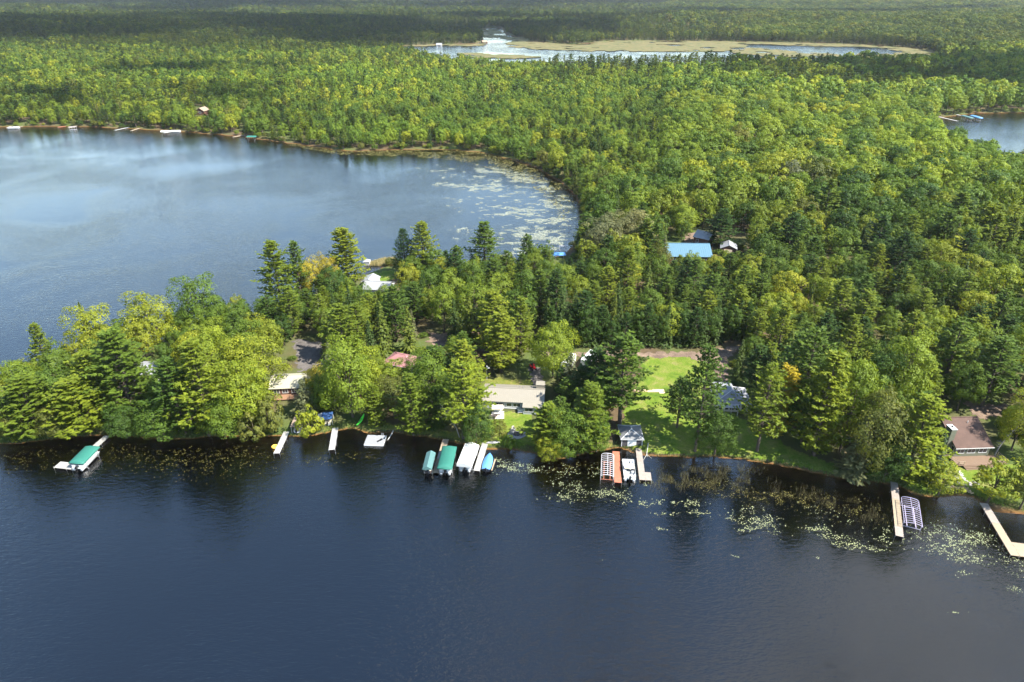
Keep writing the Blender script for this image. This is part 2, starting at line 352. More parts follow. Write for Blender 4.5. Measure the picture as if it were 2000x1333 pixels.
sheet_cells(GP([(940, 735), (1065, 738), (1065, 760), (940, 758)], 2), .4, .05, 'grass_bank', rough_m, .5, 5)
sheet_cells(GP([(722, 530), (770, 524), (772, 545), (745, 552), (722, 548)], 1.5), .5, .05, 'lawn', lawn_m, .5, 6)
sheet_cells(GP([(1765, 945), (1805, 925), (1840, 905), (1990, 905), (1990, 980), (1930, 985), (1830, 972), (1780, 960)], 1.2), .4, .05, 'lawn', lawn_m, .4, 7)
sheet_cells(GP([(1846, 952), (1890, 952), (1905, 972), (1850, 972)], .6), .3, .09, 'sand_beach', sand_m, .3, 8)
sheet_cells(GP([(1060, 688), (1130, 686), (1250, 686), (1340, 687), (1400, 682), (1445, 674), (1450, 682), (1424, 698), (1420, 730), (1422, 756), (1400, 756), (1398, 712), (1340, 696), (1250, 695), (1130, 695), (1060, 697)], 2.2), .4, .09, 'dirt_road', dirt_m, .4, 9)
sheet_cells(GP([(1236, 756), (1300, 760), (1300, 769), (1236, 764)], 1.8), .35, .10, 'dirt_path', sand_m, .4, 10)
sheet_cells(GP([(572, 660), (628, 665), (632, 720), (585, 724)], 2), .4, .05, 'gravel_yard', gravel_m, .5, 11)
sheet_cells(GP([(1034, 716), (1050, 716), (1066, 748), (1042, 750)], 2), .35, .09, 'gravel_drive', gravel_m, .3, 12)
sheet_cells(GP([(835, 652), (900, 648), (905, 668), (840, 675)], 2.2), .4, .06, 'dirt_track', dirt_m, .5, 13)
sheet_cells(GP([(1880, 785), (2000, 795), (2010, 820), (1900, 812)], 1.8), .4, .05, 'dirt_track', dirt_m, .6, 14)
sheet_cells(GP([(1340, 455), (1362, 455), (1362, 475), (1335, 475)], 2), .6, .08, 'dirt_yard', dirt_m, .5, 15)
sheet_cells(GP([(0, 790), (40, 782), (40, 800), (0, 808)], 1.5), .4, .08, 'dirt_path', sand_m, .5, 16)
def marsh(px, name='marsh'):
    poly = GP(px); lo = poly.min(0); hi = poly.max(0)
    gx = np.linspace(lo[0], hi[0], 180); gy = np.linspace(lo[1], hi[1], 80); XX, YY = np.meshgrid(gx, gy); P = np.stack([XX.ravel(), YY.ravel()], 1)
    gap = vnoise(P, 26, 31)*.6+vnoise(P*[.5, 1], 11, 32)*.5; ok = (inside(P+np.stack([vnoise(P, 30, 3)*26+vnoise(P, 9, 13)*12, vnoise(P, 36, 4)*20+vnoise(P, 11, 14)*12], 1), poly) & (gap > -.55)).reshape(XX.shape)[:-1, :-1]
    Z = .55+vnoise(P, 7, 5)*.3+vnoise(P, 25, 6)*.25; ii = np.arange(len(P)).reshape(XX.shape)
    F = np.stack([ii[:-1, :-1], ii[:-1, 1:], ii[1:, 1:], ii[1:, :-1]], -1)[ok]
    used = np.unique(F); rm = np.full(len(P), -1); rm[used] = np.arange(len(used))
    struct(link(name, np_mesh(name, np.column_stack([P, Z])[used], rm[F], [marsh_m], smooth=True)))
marsh([(978, 71), (1010, 74), (1060, 83), (1130, 88), (1200, 79), (1440, 81), (1460, 92), (1430, 100), (1350, 101), (1250, 102), (1100, 101), (1030, 97), (1000, 90)])
marsh([(1436, 81), (1650, 86), (1805, 94), (1842, 108), (1820, 122), (1760, 124), (1700, 120), (1745, 109), (1752, 101), (1700, 94), (1560, 89), (1450, 87)])
marsh([(1452, 93), (1500, 97), (1560, 104), (1640, 109), (1740, 107), (1745, 112), (1640, 117), (1500, 112), (1420, 101)])
marsh([(936, 57), (984, 57), (976, 70), (985, 76), (950, 72), (940, 66)])
marsh([(895, 104), (1000, 107), (1060, 110), (1000, 116), (880, 112)])
marsh([(770, 89), (925, 87), (948, 82), (950, 86), (900, 91), (780, 92)])
# ------------------------------------------------------------------ houses
def window(parent, c, w, h, axis='x', mull=1, sill=True, out=-1, frame='trim_white'):
    """window in a wall; axis = direction the wall runs, out = side it looks to"""
    x, y, z = c; f = MB(); b = .09
    def bx(cx, cz, sx, sz, off, t):
        if axis == 'x': return ((x+cx, y+out*off, z+cz), (sx, t, sz))
        return ((x+out*off, y+cx, z+cz), (t, sx, sz))
    f.box(*bx(0, h/2, w+2*b, b, .03, .07)); f.box(*bx(0, -h/2, w+2*b, b, .03, .07))
    f.box(*bx(-w/2, 0, b, h-b, .03, .07)); f.box(*bx(w/2, 0, b, h-b, .03, .07))
    for i in range(1, mull): f.box(*bx(-w/2+w*i/mull, 0, .06, h-b, .025, .06))
    wn_ = f.build('window', frame, parent)
    g = MB(); g.box(*bx(0, 0, w-b, h-b, .012, .02)); g.build('pane', 'glass', wn_)
    return wn_
def gable(root, L, df, db, hw, rise, roof, wall, over=.5, name='roof', ribs=.45, trim='trim_white', split=True):
    """walls and a two-slope roof; front wall at y=-df, back at y=db, ridge at y=0"""
    x = L/2
    w = MB(); w.add([(-x, -df, 0), (x, -df, 0), (x, db, 0), (-x, db, 0), (-x, -df, hw), (x, -df, hw), (x, db, hw), (-x, db, hw), (-x, 0, hw+rise), (x, 0, hw+rise)],
                    [(0, 1, 5, 4), (2, 3, 7, 6), (1, 2, 6, 9, 5), (3, 0, 4, 8, 7)]); w.build('wall', wall, root)
    r = MB(); xo = x+over*.6; sf = rise/df; sb = rise/db; t = .10; zl = .07
    r.slab([(-xo, -df-over, hw-sf*over+zl+t), (xo, -df-over, hw-sf*over+zl+t), (xo, 0, hw+rise+zl+t), (-xo, 0, hw+rise+zl+t)], t)
    r.slab([(xo, db+over, hw-sb*over+zl+t), (-xo, db+over, hw-sb*over+zl+t), (-xo, 0, hw+rise+zl+t), (xo, 0, hw+rise+zl+t)], t)
    ro = r.build(name, roof, root)
    if ribs:
        rb = MB(); n = int(2*xo/ribs)
        for i in range(n+1):
            xx = -xo+.03+(2*xo-.06)*i/n
            for yy, s in ((-df-over, sf), (db+over, sb)):
                zz_ = hw-s*over+zl+t; ln = math.hypot(yy, hw+rise+zl+t-zz_); a = math.atan2(hw+rise+zl+t-zz_, abs(yy))
                rb.box((xx, yy/2, (zz_+hw+rise+zl+t)/2+.015), (.05, ln-.03, .05), 0, a if yy < 0 else -a)
        rb.build('roof_ribs', roof, ro)
    cp = MB(); cp.box((0, 0, hw+rise+zl+t+.03), (2*xo, .3, .05)); cp.build('ridge_cap', roof, ro)
    return ro
def hip(root, W, D, hw, rise, ridge, roof, wall, over=.45, along='y', cap='shingle_cap'):
    x, y = W/2, D/2; w = MB(); w.box((0, 0, hw/2), (W, D, hw)); w.build('wall', wall, root)
    X, Y = x+over, y+over; z0 = hw+.03; z1 = hw+rise
    r1, r2 = (((0, -ridge/2, z1), (0, ridge/2, z1)) if along == 'y' else ((-ridge/2, 0, z1), (ridge/2, 0, z1)))
    c = [(-X, -Y, z0), (X, -Y, z0), (X, Y, z0), (-X, Y, z0)]
    r = MB()
    if along == 'y': F = [[c[0], c[1], r1], [c[1], c[2], r2, r1], [c[2], c[3], r2], [c[3], c[0], r1, r2]]; hp = [(c[0], r1), (c[1], r1), (c[2], r2), (c[3], r2), (r1, r2)]
    else: F = [[c[0], c[1], r2, r1], [c[1], c[2], r2], [c[2], c[3], r1, r2], [c[3], c[0], r1]]; hp = [(c[0], r1), (c[1], r2), (c[2], r2), (c[3], r1), (r1, r2)]
    for f in F: r.add(f, [tuple(range(len(f)))])
    r.add([(a, b, z0-.02) for a, b, _ in c], [(3, 2, 1, 0)])
    ro = r.build('roof', roof, root)
    if cap:
        k = MB()
        for a, b in hp:
            if (Vector(a)-Vector(b)).length > .05: k.tube([Vector(a)+Vector((0, 0, .03)), Vector(b)+Vector((0, 0, .03))], .07, 5)
        k.build('hip_caps', cap, ro)
    f = MB()
    for a, b in ((c[0], c[1]), (c[1], c[2]), (c[2], c[3]), (c[3], c[0])):
        m = (Vector(a)+Vector(b))/2; d = Vector(b)-Vector(a); f.box((m.x, m.y, z0-.07), (d.length+.08, .06, .11), math.atan2(d.y, d.x))
    f.build('fascia', 'trim_white', root); return ro
def R(a): return math.radians(a)
def base_z(p, dx=4, dy=4): return max(gz(p.x+a, p.y+b) for a in (-dx, 0, dx) for b in (-dy, 0, dy))

# long beige house
p = land(1004, 800); A = thing('house', 'long low house with beige ribbed metal roof above the small lawn', 'house', (p.x, p.y+3.4, p.z-.1), R(-5))
gable(A, 14.2, 3.4, 3.6, 2.35, 1.35, 'roof_beige', 'wall_grey', .45)
for x, w_, m_ in ((-3.3, 2.6, 2), (-.9, 1.2, 1), (.95, 1.7, 2)): window(A, (x, -3.4, 1.35), w_, .95, mull=m_)
q = MB(); q.box((-1.2, -3.46, .42), (8.6, .10, .16)); q.build('wall_band', 'trim_white', A)
q = MB(); q.box((4.75, -4.25, 1.05), (4.4, 1.66, 2.1)); pr = q.build('porch_wall', 'wall_grey', A)
q = MB(); q.slab([(2.4, -5.5, 2.13), (7.35, -5.5, 2.13), (7.35, -3.86, 2.47), (2.4, -3.86, 2.47)], .08); q.build('porch_roof', 'roof_beige', A)
window(A, (3.9, -5.08, 1.25), 1.9, 1.0, mull=2); window(A, (6.0, -5.08, 1.25), .9, 1.0)
q = MB(); q.box((6.2, 1.7, 3.2), (1.9, 1.7, 2.6)); ch = q.build('chimney', 'roof_beige', A)
q = MB(); q.box((6.2, 1.7, 4.54), (2.1, 1.9, .08)); q.build('chimney_cap', 'roof_beige', ch)
for x in (1.2, 2.1, 4.3):
    q = MB(); q.tube([(x, .9, 3.3), (x, .9, 3.95)], .07, 6); q.build('vent_pipe', 'metal_grey', A)
# cream roofed cottage
p = land(566, 772); B = thing('cottage', 'cottage with cream ribbed metal roof half hidden by trees on the left', 'cottage', (p.x, p.y+3.2, p.z-.1), R(5))
gable(B, 9.4, 3.2, 3.2, 2.3, 1.5, 'roof_cream', 'wall_brown', .45)
for x in (-3.2, -1.2, 1.0, 3.0): window(B, (x, -3.2, 1.35), 1.3, 1.1, mull=2)
q = MB(); q.box((0, -4.5, .35), (7, 2.3, .15)); q.build('deck', 'wood_brown', B)
# pink hip roof
p = land(784, 729); B = thing('cottage', 'cottage with faded pink hipped roof among trees', 'cottage', (p.x, p.y+2.5, p.z-.1), R(-22))
hip(B, 7.2, 5.6, 2.5, 1.7, 2.2, 'roof_pink', 'wall_white', .45, 'x', 'roof_pink'); window(B, (-1.5, -2.8, 1.4), 1.2, 1.0, mull=2); window(B, (1.5, -2.8, 1.4), 1.2, 1.0, mull=2)
# grey hip roofed cottage
p = land(1432, 806); B = thing('cottage', 'cottage with grey hipped roof and white porch behind the yellow green pine', 'cottage', (p.x, p.y+3.6, p.z-.1), R(-6))
hip(B, 7.4, 6.6, 2.5, 2.0, 1.6, 'roof_slate_light', 'wall_white', .5, 'y', 'trim_white')
for x in (-2.6, -1.3, 0.0, 1.3, 2.6): window(B, (x, -3.3, 1.35), .95, 1.5)
q = MB(); q.slab([(-3.9, -5.2, 2.35), (1.2, -5.2, 2.35), (1.2, -3.3, 2.62), (-3.9, -3.3, 2.62)], .08); pq = q.build('porch_roof', 'roof_pale', B)
for x in (-3.7, -2.1, -.5, 1.0):
    q = MB(); q.box((x, -5.05, 1.13), (.12, .12, 2.26)); q.build('porch_post', 'trim_white', B)
q = MB(); q.box((-1.0, 4.6, 1.2), (4.2, 2.5, 2.4)); q.build('rear_wall', 'wall_white', B)
q = MB(); q.slab([(-3.3, 3.2, 2.75), (1.3, 3.2, 2.75), (1.3, 6.1, 2.42), (-3.3, 6.1, 2.42)], .08); q.build('rear_roof', 'roof_pale', B)
q = MB(); q.box((-1.2, .6, 4.3), (.45, .3, .5)); q.build('roof_vent', 'hull_dark', B)
# brown roofed house with deck
p = land(1891, 893); E = thing('house', 'olive house with brown shingle roof, tall chimney and wooden deck', 'house', (p.x, p.y+6.4, p.z), R(3))
gable(E, 7.6, 6.4, 3.0, 2.75, 2.9, 'roof_brown', 'wall_olive', .55, ribs=0)
for x in (-2.6, -.2, 2.3): window(E, (x, -6.4, 1.75), 1.7, 1.35, mull=2)
window(E, (-3.8, -5.6, 1.8), .9, 1.3, axis='y'); window(E, (-3.8, -2.2, 2.2), .9, 1.5, axis='y')
q = MB(); q.box((-4.36, -4.15, 3.1), (1.1, 1.9, 6.2)); ch = q.build('chimney', 'wall_olive', E)
q = MB(); q.box((-4.36, -4.15, 6.24), (1.25, 2.05, .1)); cc_ = q.build('chimney_cap', 'trim_white', ch)
q = MB(); q.tube([(-4.36, -4.15, 6.28), (-4.36, -4.15, 6.6)], .16, 8); q.build('flue', 'motor_black', cc_)
q = MB(); q.box((0, -6.93, 2.62), (8.4, .06, .16)); q.box((-4.24, -3.0, 4.13), (.05, .1, .1)); q.build('fascia', 'trim_white', E)
q = MB(); q.tube([(1.2, -1.3, 4.9), (1.2, -1.3, 5.7)], .08, 6); q.build('vent_pipe', 'trim_white', E)
q = MB(); q.box((.6, -8.0, .28), (10.6, 3.0, .12)); q.box((-4.9, -4.2, .28), (2.0, 4.6, .12)); dk = q.build('deck', 'deck_brown', E)
for i in range(4):
    q = MB(); q.box((-.4, -9.62-.32*i, .18-.16*i), (6.4-.2*i, .34, .1)); q.build('step', 'deck_brown', E)
def rail(root, a, b, z, h=.9):
    a = Vector(a); b = Vector(b); q = MB(); d = b-a; n = max(1, int(d.length/1.3))
    for i in range(n+1): q.box((a.x+d.x*i/n, a.y+d.y*i/n, z+h/2), (.09, .09, h))
    for k in (h, h*.5): q.tube([(a.x, a.y, z+k), (b.x, b.y, z+k)], .04, 4)
    return q.build('railing', 'wood_tan', root)
rail(E, (3.2, -9.4), (5.8, -9.4), .34); rail(E, (5.8, -9.4), (5.8, -6.6), .34); rail(E, (-4.6, -9.4), (-3.4, -9.4), .34); rail(E, (-5.85, -6.4), (-4.6, -9.4), .34)
q = MB(); q.box((-2.5, 4.2, 1.2), (4.6, 2.6, 2.4)); q.build('rear_wall', 'wall_olive', E)
q = MB(); q.slab([(-5.1, 2.9, 3.05), (0, 2.9, 3.05), (0, 5.8, 2.5), (-5.1, 5.8, 2.5)], .1); q.build('rear_roof', 'roof_brown', E)
# pale roofed house on the upper lake
p = land(738, 579); B = thing('house', 'house with pale grey metal roof beside the upper lake', 'house', (p.x, p.y+3, p.z-.1), R(-8))
gable(B, 8.5, 3.2, 3.2, 2.5, 1.4, 'roof_pale', 'wall_white', .4, ribs=.6)
q = MB(); q.box((-4.2, 4.6, 1.25), (4.4, 5, 2.5)); q.build('wing_wall', 'wall_white', B)
q = MB(); q.slab([(-6.8, 1.8, 2.55), (-4.2, 1.8, 3.7), (-4.2, 7.4, 3.7), (-6.8, 7.4, 2.55)], .08); q.slab([(-4.2, 1.8, 3.7), (-1.6, 1.8, 2.55), (-1.6, 7.4, 2.55), (-4.2, 7.4, 3.7)], .08); q.build('wing_roof', 'roof_pale', B)
for x in (-2.4, 0, 2.4): window(B, (x, -3.2, 1.4), 1.2, 1.0, mull=2)
# blue roofed barn and sheds
p = land(1347, 517); B = thing('barn', 'long barn with sky blue metal roof in the trees', 'barn', (p.x, p.y+6.6, p.z-.1), R(-2))
gable(B, 15.6, 6.4, 5.0, 3.0, 2.5, 'roof_blue', 'wall_brown', .4, ribs=.7)
for x in (-5, 0, 5): window(B, (x, -6.4, 1.6), 1.6, 1.1, mull=2)
p = land(1374, 477); B = thing('shed', 'brown shed with whitish roof behind the blue barn', 'shed', p, R(-38))
gable(B, 6.0, 3.0, 3.0, 3.2, 1.7, 'roof_pale', 'wall_brown', .45, ribs=.6); window(B, (-1.5, -3.0, 1.8), .9, 1.2); window(B, (-3.0, 0.3, 1.7), 1.0, 1.9, axis='y')
p = land(1421, 494); B = thing('garage', 'small brown garage with grey roof right of the blue barn', 'garage', p, R(90-14))
gable(B, 5.6, 2.7, 2.7, 2.5, 1.2, 'roof_slate_light', 'wall_brown', .35, ribs=0)
q = MB(); q.box((-2.84, .2, 1.1), (.08, 2.9, 2.1)); q.build('garage_door', 'cushion', B)
# boathouse
p = land(1234, 874); B = thing('boathouse', 'small boathouse with dark hipped roof and white door at the shore', 'boathouse', (p.x, p.y+2.7, p.z-.05), R(-1))
hip(B, 4.5, 5.0, 2.0, 1.25, 1.1, 'roof_slate', 'wall_dark', .28, 'y')
q = MB(); q.box((0, -2.53, .98), (1.9, .07, 1.8)); dq = q.build('garage_door', 'door_white', B)
for i in range(3):
    q = MB(); q.box((0, -2.575, .42+.45*i), (1.85, .02, .03)); q.build('door_rib', 'wall_grey', dq)
for sx in (-1, 1):
    q = MB(); q.box((sx*2.22, -2.53, 1.05), (.14, .1, 2.1)); q.build('corner_trim', 'trim_white', B)
window(B, (2.25, 0, 1.3), 1.0, .8, axis='y', out=1)
# far and hidden cottages
p = land(397, 223); B = thing('cottage', 'brown roofed cottage high on the far shore of the upper lake', 'cottage', p, R(80))
gable(B, 7.5, 3.2, 3.2, 2.8, 2.0, 'roof_tan', 'wall_brown', .6, ribs=0); window(B, (-3.75, 0, 1.6), 1.8, 1.2, axis='y', mull=2)
p = land(292, 738); B = thing('cottage', 'white cottage nearly hidden behind the broad olive pine', 'cottage', p, R(-6)); gable(B, 8.5, 3.2, 3.2, 2.6, 1.3, 'roof_pale', 'wall_white', .4, ribs=.6); window(B, (1.5, -3.2, 1.4), 1.4, 1.1, mull=2); window(B, (-1.5, -3.2, 1.4), 1.4, 1.1, mull=2)
p = land(-4, 792); B = thing('cottage', 'white cottage corner at the left picture edge', 'cottage', p, R(-4)); gable(B, 6, 2.5, 2.5, 2.3, 1.1, 'roof_pale', 'wall_white', .4, ribs=.6); window(B, (1.5, -2.5, 1.3), 1.2, 1.0, mull=2)
p = land(858, 92); B = thing('cottage', 'small white boathouse on the far marshy lake', 'boathouse', p, 0); gable(B, 9, 4, 4, 3, 2.4, 'roof_pale', 'wall_white', .4, ribs=0); window(B, (0, -4, 1.5), 3, 1.4)
p = land(946, 86); B = thing('cottage', 'small dark roofed boathouse by the far channel', 'boathouse', p, R(20)); gable(B, 9, 4, 4, 3, 2.4, 'roof_tan', 'wall_brown', .4, ribs=0); window(B, (0, -4, 1.5), 3, 1.4)
# white campers and red tractor
def camper(px, py, rz, label, L=6.2):
    p = land(px, py); r = thing('camper_trailer', label, 'trailer', p, rz)
    q = MB(); q.add([(-L/2, s*1.15, z) for s in (-1, 1) for z in ()], []) ; prof = [(-L/2, .55), (L/2-.5, .55), (L/2, .95), (L/2, 2.1), (L/2-.7, 2.75), (-L/2+.3, 2.75), (-L/2, 2.4)]
    n = len(prof); q.add([(x, -1.2, z) for x, z in prof]+[(x, 1.2, z) for x, z in prof], [tuple(range(n)), tuple(range(n, 2*n))[::-1]]+[(i, n+i, n+(i+1) % n, (i+1) % n) for i in range(n)])
    q.build('body', 'hull_white', r)
    for x in (-.5, .5):
        for s in (-1, 1):
            q = MB(); q.tube([(x, s*1.05, .36), (x, s*1.22, .36)], .36, 10); q.build('wheel', 'motor_black', r)
    q = MB(); q.box((-1.6, -1.215, 1.75), (1.3, .03, .6)); q.build('window', 'glass', r); q = MB(); q.box((1.4, -1.215, 1.6), (.7, .03, 1.8)); q.build('door', 'wall_grey', r)
    q = MB(); q.tube([(L/2, .5, .6), (L/2+1.1, 0, .55)], .05, 5); q.tube([(L/2, -.5, .6), (L/2+1.1, 0, .55)], .05, 5); q.build('drawbar', 'hull_dark', r)
camper(1110, 716, R(70), 'white camper trailer behind the big oak'); camper(1152, 711, R(60), 'white camper trailer left of the large spreading pine', 6.6)
p = land(1041, 721); t = thing('garden_tractor', 'red garden tractor at the end of the grey gravel drive', 'tractor', p, R(-70))
q = MB(); q.box((.55, 0, .75), (.95, .6, .5)); q.box((.55, 0, 1.03), (.8, .45, .08)); q.build('hood', 'red_paint', t)
q = MB(); q.box((-.45, 0, .62), (.9, 1.0, .16)); q.box((-.75, .5, .8), (.6, .25, .25)); q.box((-.75, -.5, .8), (.6, .25, .25)); q.build('body', 'red_paint', t)
q = MB(); q.box((-.5, 0, .85), (.45, .5, .12)); q.box((-.74, 0, 1.1), (.1, .5, .5)); q.build('seat', 'motor_black', t)
q = MB(); q.tube([(.05, 0, .9), (-.1, 0, 1.25)], .03, 5); q.tube([(-.1+.2*math.cos(a)*.3, .2*math.sin(a), 1.25+.06*math.cos(a)) for a in np.linspace(0, 6.28, 9)], .02, 4); q.build('steering_wheel', 'motor_black', t)
for x, r_, wd in ((.75, .24, .2), (-.6, .38, .3)):
    for s in (-1, 1):
        q = MB(); q.tube([(x, s*(.55-wd/2), r_), (x, s*(.55+wd/2), r_)], r_, 12); q.build('wheel', 'motor_black', t)

# ------------------------------------------------------------------ docks, lifts and boats
def axis_of(a, b):
    a = Vector(a); b = Vector(b); d = b-a; return a, math.atan2(d.y, d.x), d.length
def dock(label, a, b, w, mat, z=.45, arm=None, sec=3.0, name='dock', legs=True, mats=None, group=None):
    """plank dock from a spot at the shore to a spot on the water; arm = (length along, width, side) of an L platform"""
    A_, rz, L = axis_of(G(*a, z), G(*b, z)); r = thing(name, label, 'dock', (A_.x, A_.y, 0), rz, group)
    def section(x0, x1, y0, y1, m):
        q = MB(); n = max(2, int((x1-x0)/.19)); s = (x1-x0)/n
        for i in range(n): q.box((x0+s*(i+.5), (y0+y1)/2+random.uniform(-.015, .015), z+random.uniform(-.006, .006)), (s*.86, y1-y0, .045))
        for yy in (y0+.08, y1-.08): q.box(((x0+x1)/2, yy, z-.11), (x1-x0-.02, .06, .16))
        q.build('deck_section', m, r)
        if legs:
            for yy in (y0, y1):
                q = MB(); q.tube([(x1-.12, yy, -1.0), (x1-.12, yy, z+.16)], .035, 6); q.build('post', 'metal_grey', r)
    n = max(1, round(L/sec))
    for i in range(n):
        section(L*i/n+.012, L*(i+1)/n-.012, -w/2, w/2, mats[i % len(mats)] if mats else mat)
    if arm:
        al, aw, side = arm; y0, y1 = (w/2+.02, w/2+aw) if side > 0 else (-w/2-aw, -w/2-.02); section(L-al, L-.02, y0, y1, mat)
    return r
def canopy_mesh(L, W, h, drop, arch, n=10, hip_=.8):
    """curved canvas cover with side skirts"""
    q = MB(); nb = 8; inner = [(-L/2+hip_+(L-2*hip_)*k/(2*nb), 1.0 if k % 2 == 0 else .90) for k in range(2*nb+1)]   # canvas sags a little between its bows
    xs = [-L/2, -L/2+.35*hip_]+[a for a, _ in inner]+[L/2-.35*hip_, L/2]; hs = [.25, .72]+[k for _, k in inner]+[.72, .25]
    V = []; m = n+3
    for x, k in zip(xs, hs):
        V.append((x, -W/2-.03, h-drop))
        for i in range(n+1):
            t = -1+2*i/n; V.append((x, t*W/2, h+arch*(1-abs(t)**2.2)*k))
        V.append((x, W/2+.03, h-drop))
    F = [(i*m+j, (i+1)*m+j, (i+1)*m+j+1, i*m+j+1) for i in range(len(xs)-1) for j in range(m-1)]
    F += [tuple(range(m)), tuple(range((len(xs)-1)*m, len(xs)*m))[::-1]]
    return q.add(V, F)
def peaked(L, W, h, drop, rise):
    q = MB(); prof = [(-W/2-.03, h-drop), (-W/2, h), (0, h+rise), (W/2, h), (W/2+.03, h-drop)]; V = [(x, y, z) for x in (-L/2, L/2) for y, z in prof]
    return q.add(V, [(i, 5+i, 6+i, 1+i) for i in range(4)]+[(0, 1, 2, 3, 4), (9, 8, 7, 6, 5)])
def lift(label, a, b, W, canvas, style='arch', h=2.35, group=None, drop=.3, post='metal_grey'):
    """boat lift with canopy; a, b = canopy ends in the photograph"""
    A_, rz, L = axis_of(G(*a, h), G(*b, h)); A_ = Vector((A_.x+math.cos(rz)*L/2, A_.y+math.sin(rz)*L/2, 0)); r = thing('boat_lift', label, 'boat lift', A_, rz, group)
    for sx in (-1, 1):
        for sy in (-1, 1):
            q = MB(); q.tube([(sx*L*.33, sy*(W/2-.12), -1.1), (sx*L*.33, sy*(W/2-.12), h)], .05, 6); q.build('post', post, r)
        q = MB(); q.tube([(sx*L*.33, -W/2+.12, .30), (sx*L*.33, W/2-.12, .30)], .06, 6); q.build('cradle_beam', post, r)
    for sy in (-1, 1):
        q = MB(); q.box((0, sy*.55, .40), (L*.72, .12, .1)); q.build('bunk', 'wood_brown', r)
        q = MB(); q.tube([(-L*.47, sy*(W/2-.1), h-.1), (L*.47, sy*(W/2-.1), h-.1)], .035, 5); q.build('canopy_rail', post, r)
    if style == 'arch': canopy_mesh(L, W, h, drop, .5).build('canopy', canvas, r, True)
    else: peaked(L, W, h, drop, .55).build('canopy', canvas, r)
    return r, A_, rz, L
def hull(root, L, W, H, mat, z0=.0, deck='vinyl_cream', cover=None):
    st = [(-.5, .86, 0), (-.25, 1, 0), (0, 1, 0), (.22, .9, .03), (.38, .58, .10), (.5, .04, .22)]; V = []
    for t, w_, up in st:
        V += [(t*L, -W/2*w_, z0+H+up), (t*L, -W/2*w_*.82, z0+up*.8+.12), (t*L, 0, z0+up*1.2), (t*L, W/2*w_*.82, z0+up*.8+.12), (t*L, W/2*w_, z0+H+up)]
    F = [(i*5+j, i*5+j+1, (i+1)*5+j+1, (i+1)*5+j) for i in range(len(st)-1) for j in range(4)]+[(4, 3, 2, 1, 0)]
    q = MB(); q.add(V, F); hb = q.build('hull', mat, root)
    q = MB(); V = []
    for t, w_, up in st:
        k = (.35 if cover else -.12); V += [(t*L, -W/2*w_*.97, z0+H+up+.01), (t*L, -W/4*w_, z0+H+up+k*(.9 if abs(t) < .4 else .4)), (t*L, 0, z0+H+up+k*(1.3 if abs(t) < .3 else .5)), (t*L, W/4*w_, z0+H+up+k*(.9 if abs(t) < .4 else .4)), (t*L, W/2*w_*.97, z0+H+up+.01)]
    q.add(V, [(i*5+j, (i+1)*5+j, (i+1)*5+j+1, i*5+j+1) for i in range(len(st)-1) for j in range(4)]); q.build('cover' if cover else 'deck', cover or deck, root, True)
    return hb
def motor(root, x, z):
    q = MB(); q.box((x-.22, 0, z+.42), (.5, .34, .42)); q.box((x-.20, 0, z+.68), (.36, .26, .12)); m_ = q.build('outboard_motor', 'motor_black', root)
    q = MB(); q.box((x-.24, 0, z-.15), (.16, .12, .8)); q.build('motor_leg', 'motor_black', m_)
def runabout(label, loc, rz, L, W, mat='hull_white', z0=.55, cover=None, group=None):
    r = thing('motor_boat', label, 'boat', loc, rz, group); hull(r, L, W, .62, mat, z0, cover=cover); motor(r, -L/2, z0+.3)
    if not cover:
        q = MB(); q.box((.1*L, 0, z0+.95), (.06, W*.72, .35)); q.build('windscreen', 'glass', r)
        for s in (-1, 1):
            q = MB(); q.box((-.08*L, s*W*.2, z0+.65), (.5, .5, .35)); q.build('seat', 'cushion', r)
    return r
def pontoon(label, loc, rz, L=6.4, W=2.45, z0=.1, bimini=None, group=None, furn=True):
    r = thing('pontoon_boat', label, 'boat', loc, rz, group)
    for s in (-1, 1):
        q = MB(); q.tube([(-L/2, s*.85, z0+.1), (L/2-.5, s*.85, z0+.1), (L/2, s*.85, z0+.28)], [.3, .3, .06], 10); q.build('pontoon', 'metal_grey', r, True)
    q = MB(); q.box((-.1, 0, z0+.48), (L-.3, W, .1)); q.build('deck', 'wall_grey', r)
    for c, d in (((-.2, W/2-.05, 0), (L-1.0, .05, .62)), ((-.2, -W/2+.05, 0), (L-1.0, .05, .62)), ((L/2-.72, 0, 0), (.05, W-.2, .62)), ((-L/2+.28, .75, 0), (.05, .8, .62)), ((-L/2+.28, -.75, 0), (.05, .8, .62))):
        q = MB(); q.box((c[0], c[1], z0+.85), d); q.build('fence_panel', 'hull_white', r)
    motor(r, -L/2+.1, z0+.4)
    if furn:
        for x, y, sx, sy in ((L/2-1.5, .8, 1.3, .6), (L/2-1.5, -.8, 1.3, .6), (-L/2+.75, .7, .7, .8), (-L/2+.75, -.7, .7, .8), (-.3, .85, 1.3, .55)):
            q = MB(); q.box((x, y, z0+.72), (sx, sy, .38)); q.box((x, y+(.5*sy-.07)*(1 if y > 0 else -1), z0+1.0), (sx, .14, .3)); q.build('bench', 'hull_white', r)
        q = MB(); q.box((-.6, -.75, z0+.85), (.6, .6, .65)); q.box((-.45, -.75, z0+1.22), (.08, .5, .25)); q.build('helm', 'hull_dark', r)
        q = MB(); q.box((-1.3, -.7, z0+.75), (.5, .5, .4)); q.box((-1.55, -.7, z0+1.1), (.1, .5, .5)); q.build('captain_seat', 'hull_white', r)
    if bimini:
        q = MB(); q.box((-.3, 0, z0+1.55), (1.5, W*.8, .12)); q.build('folded_bimini', bimini, r)
    return r
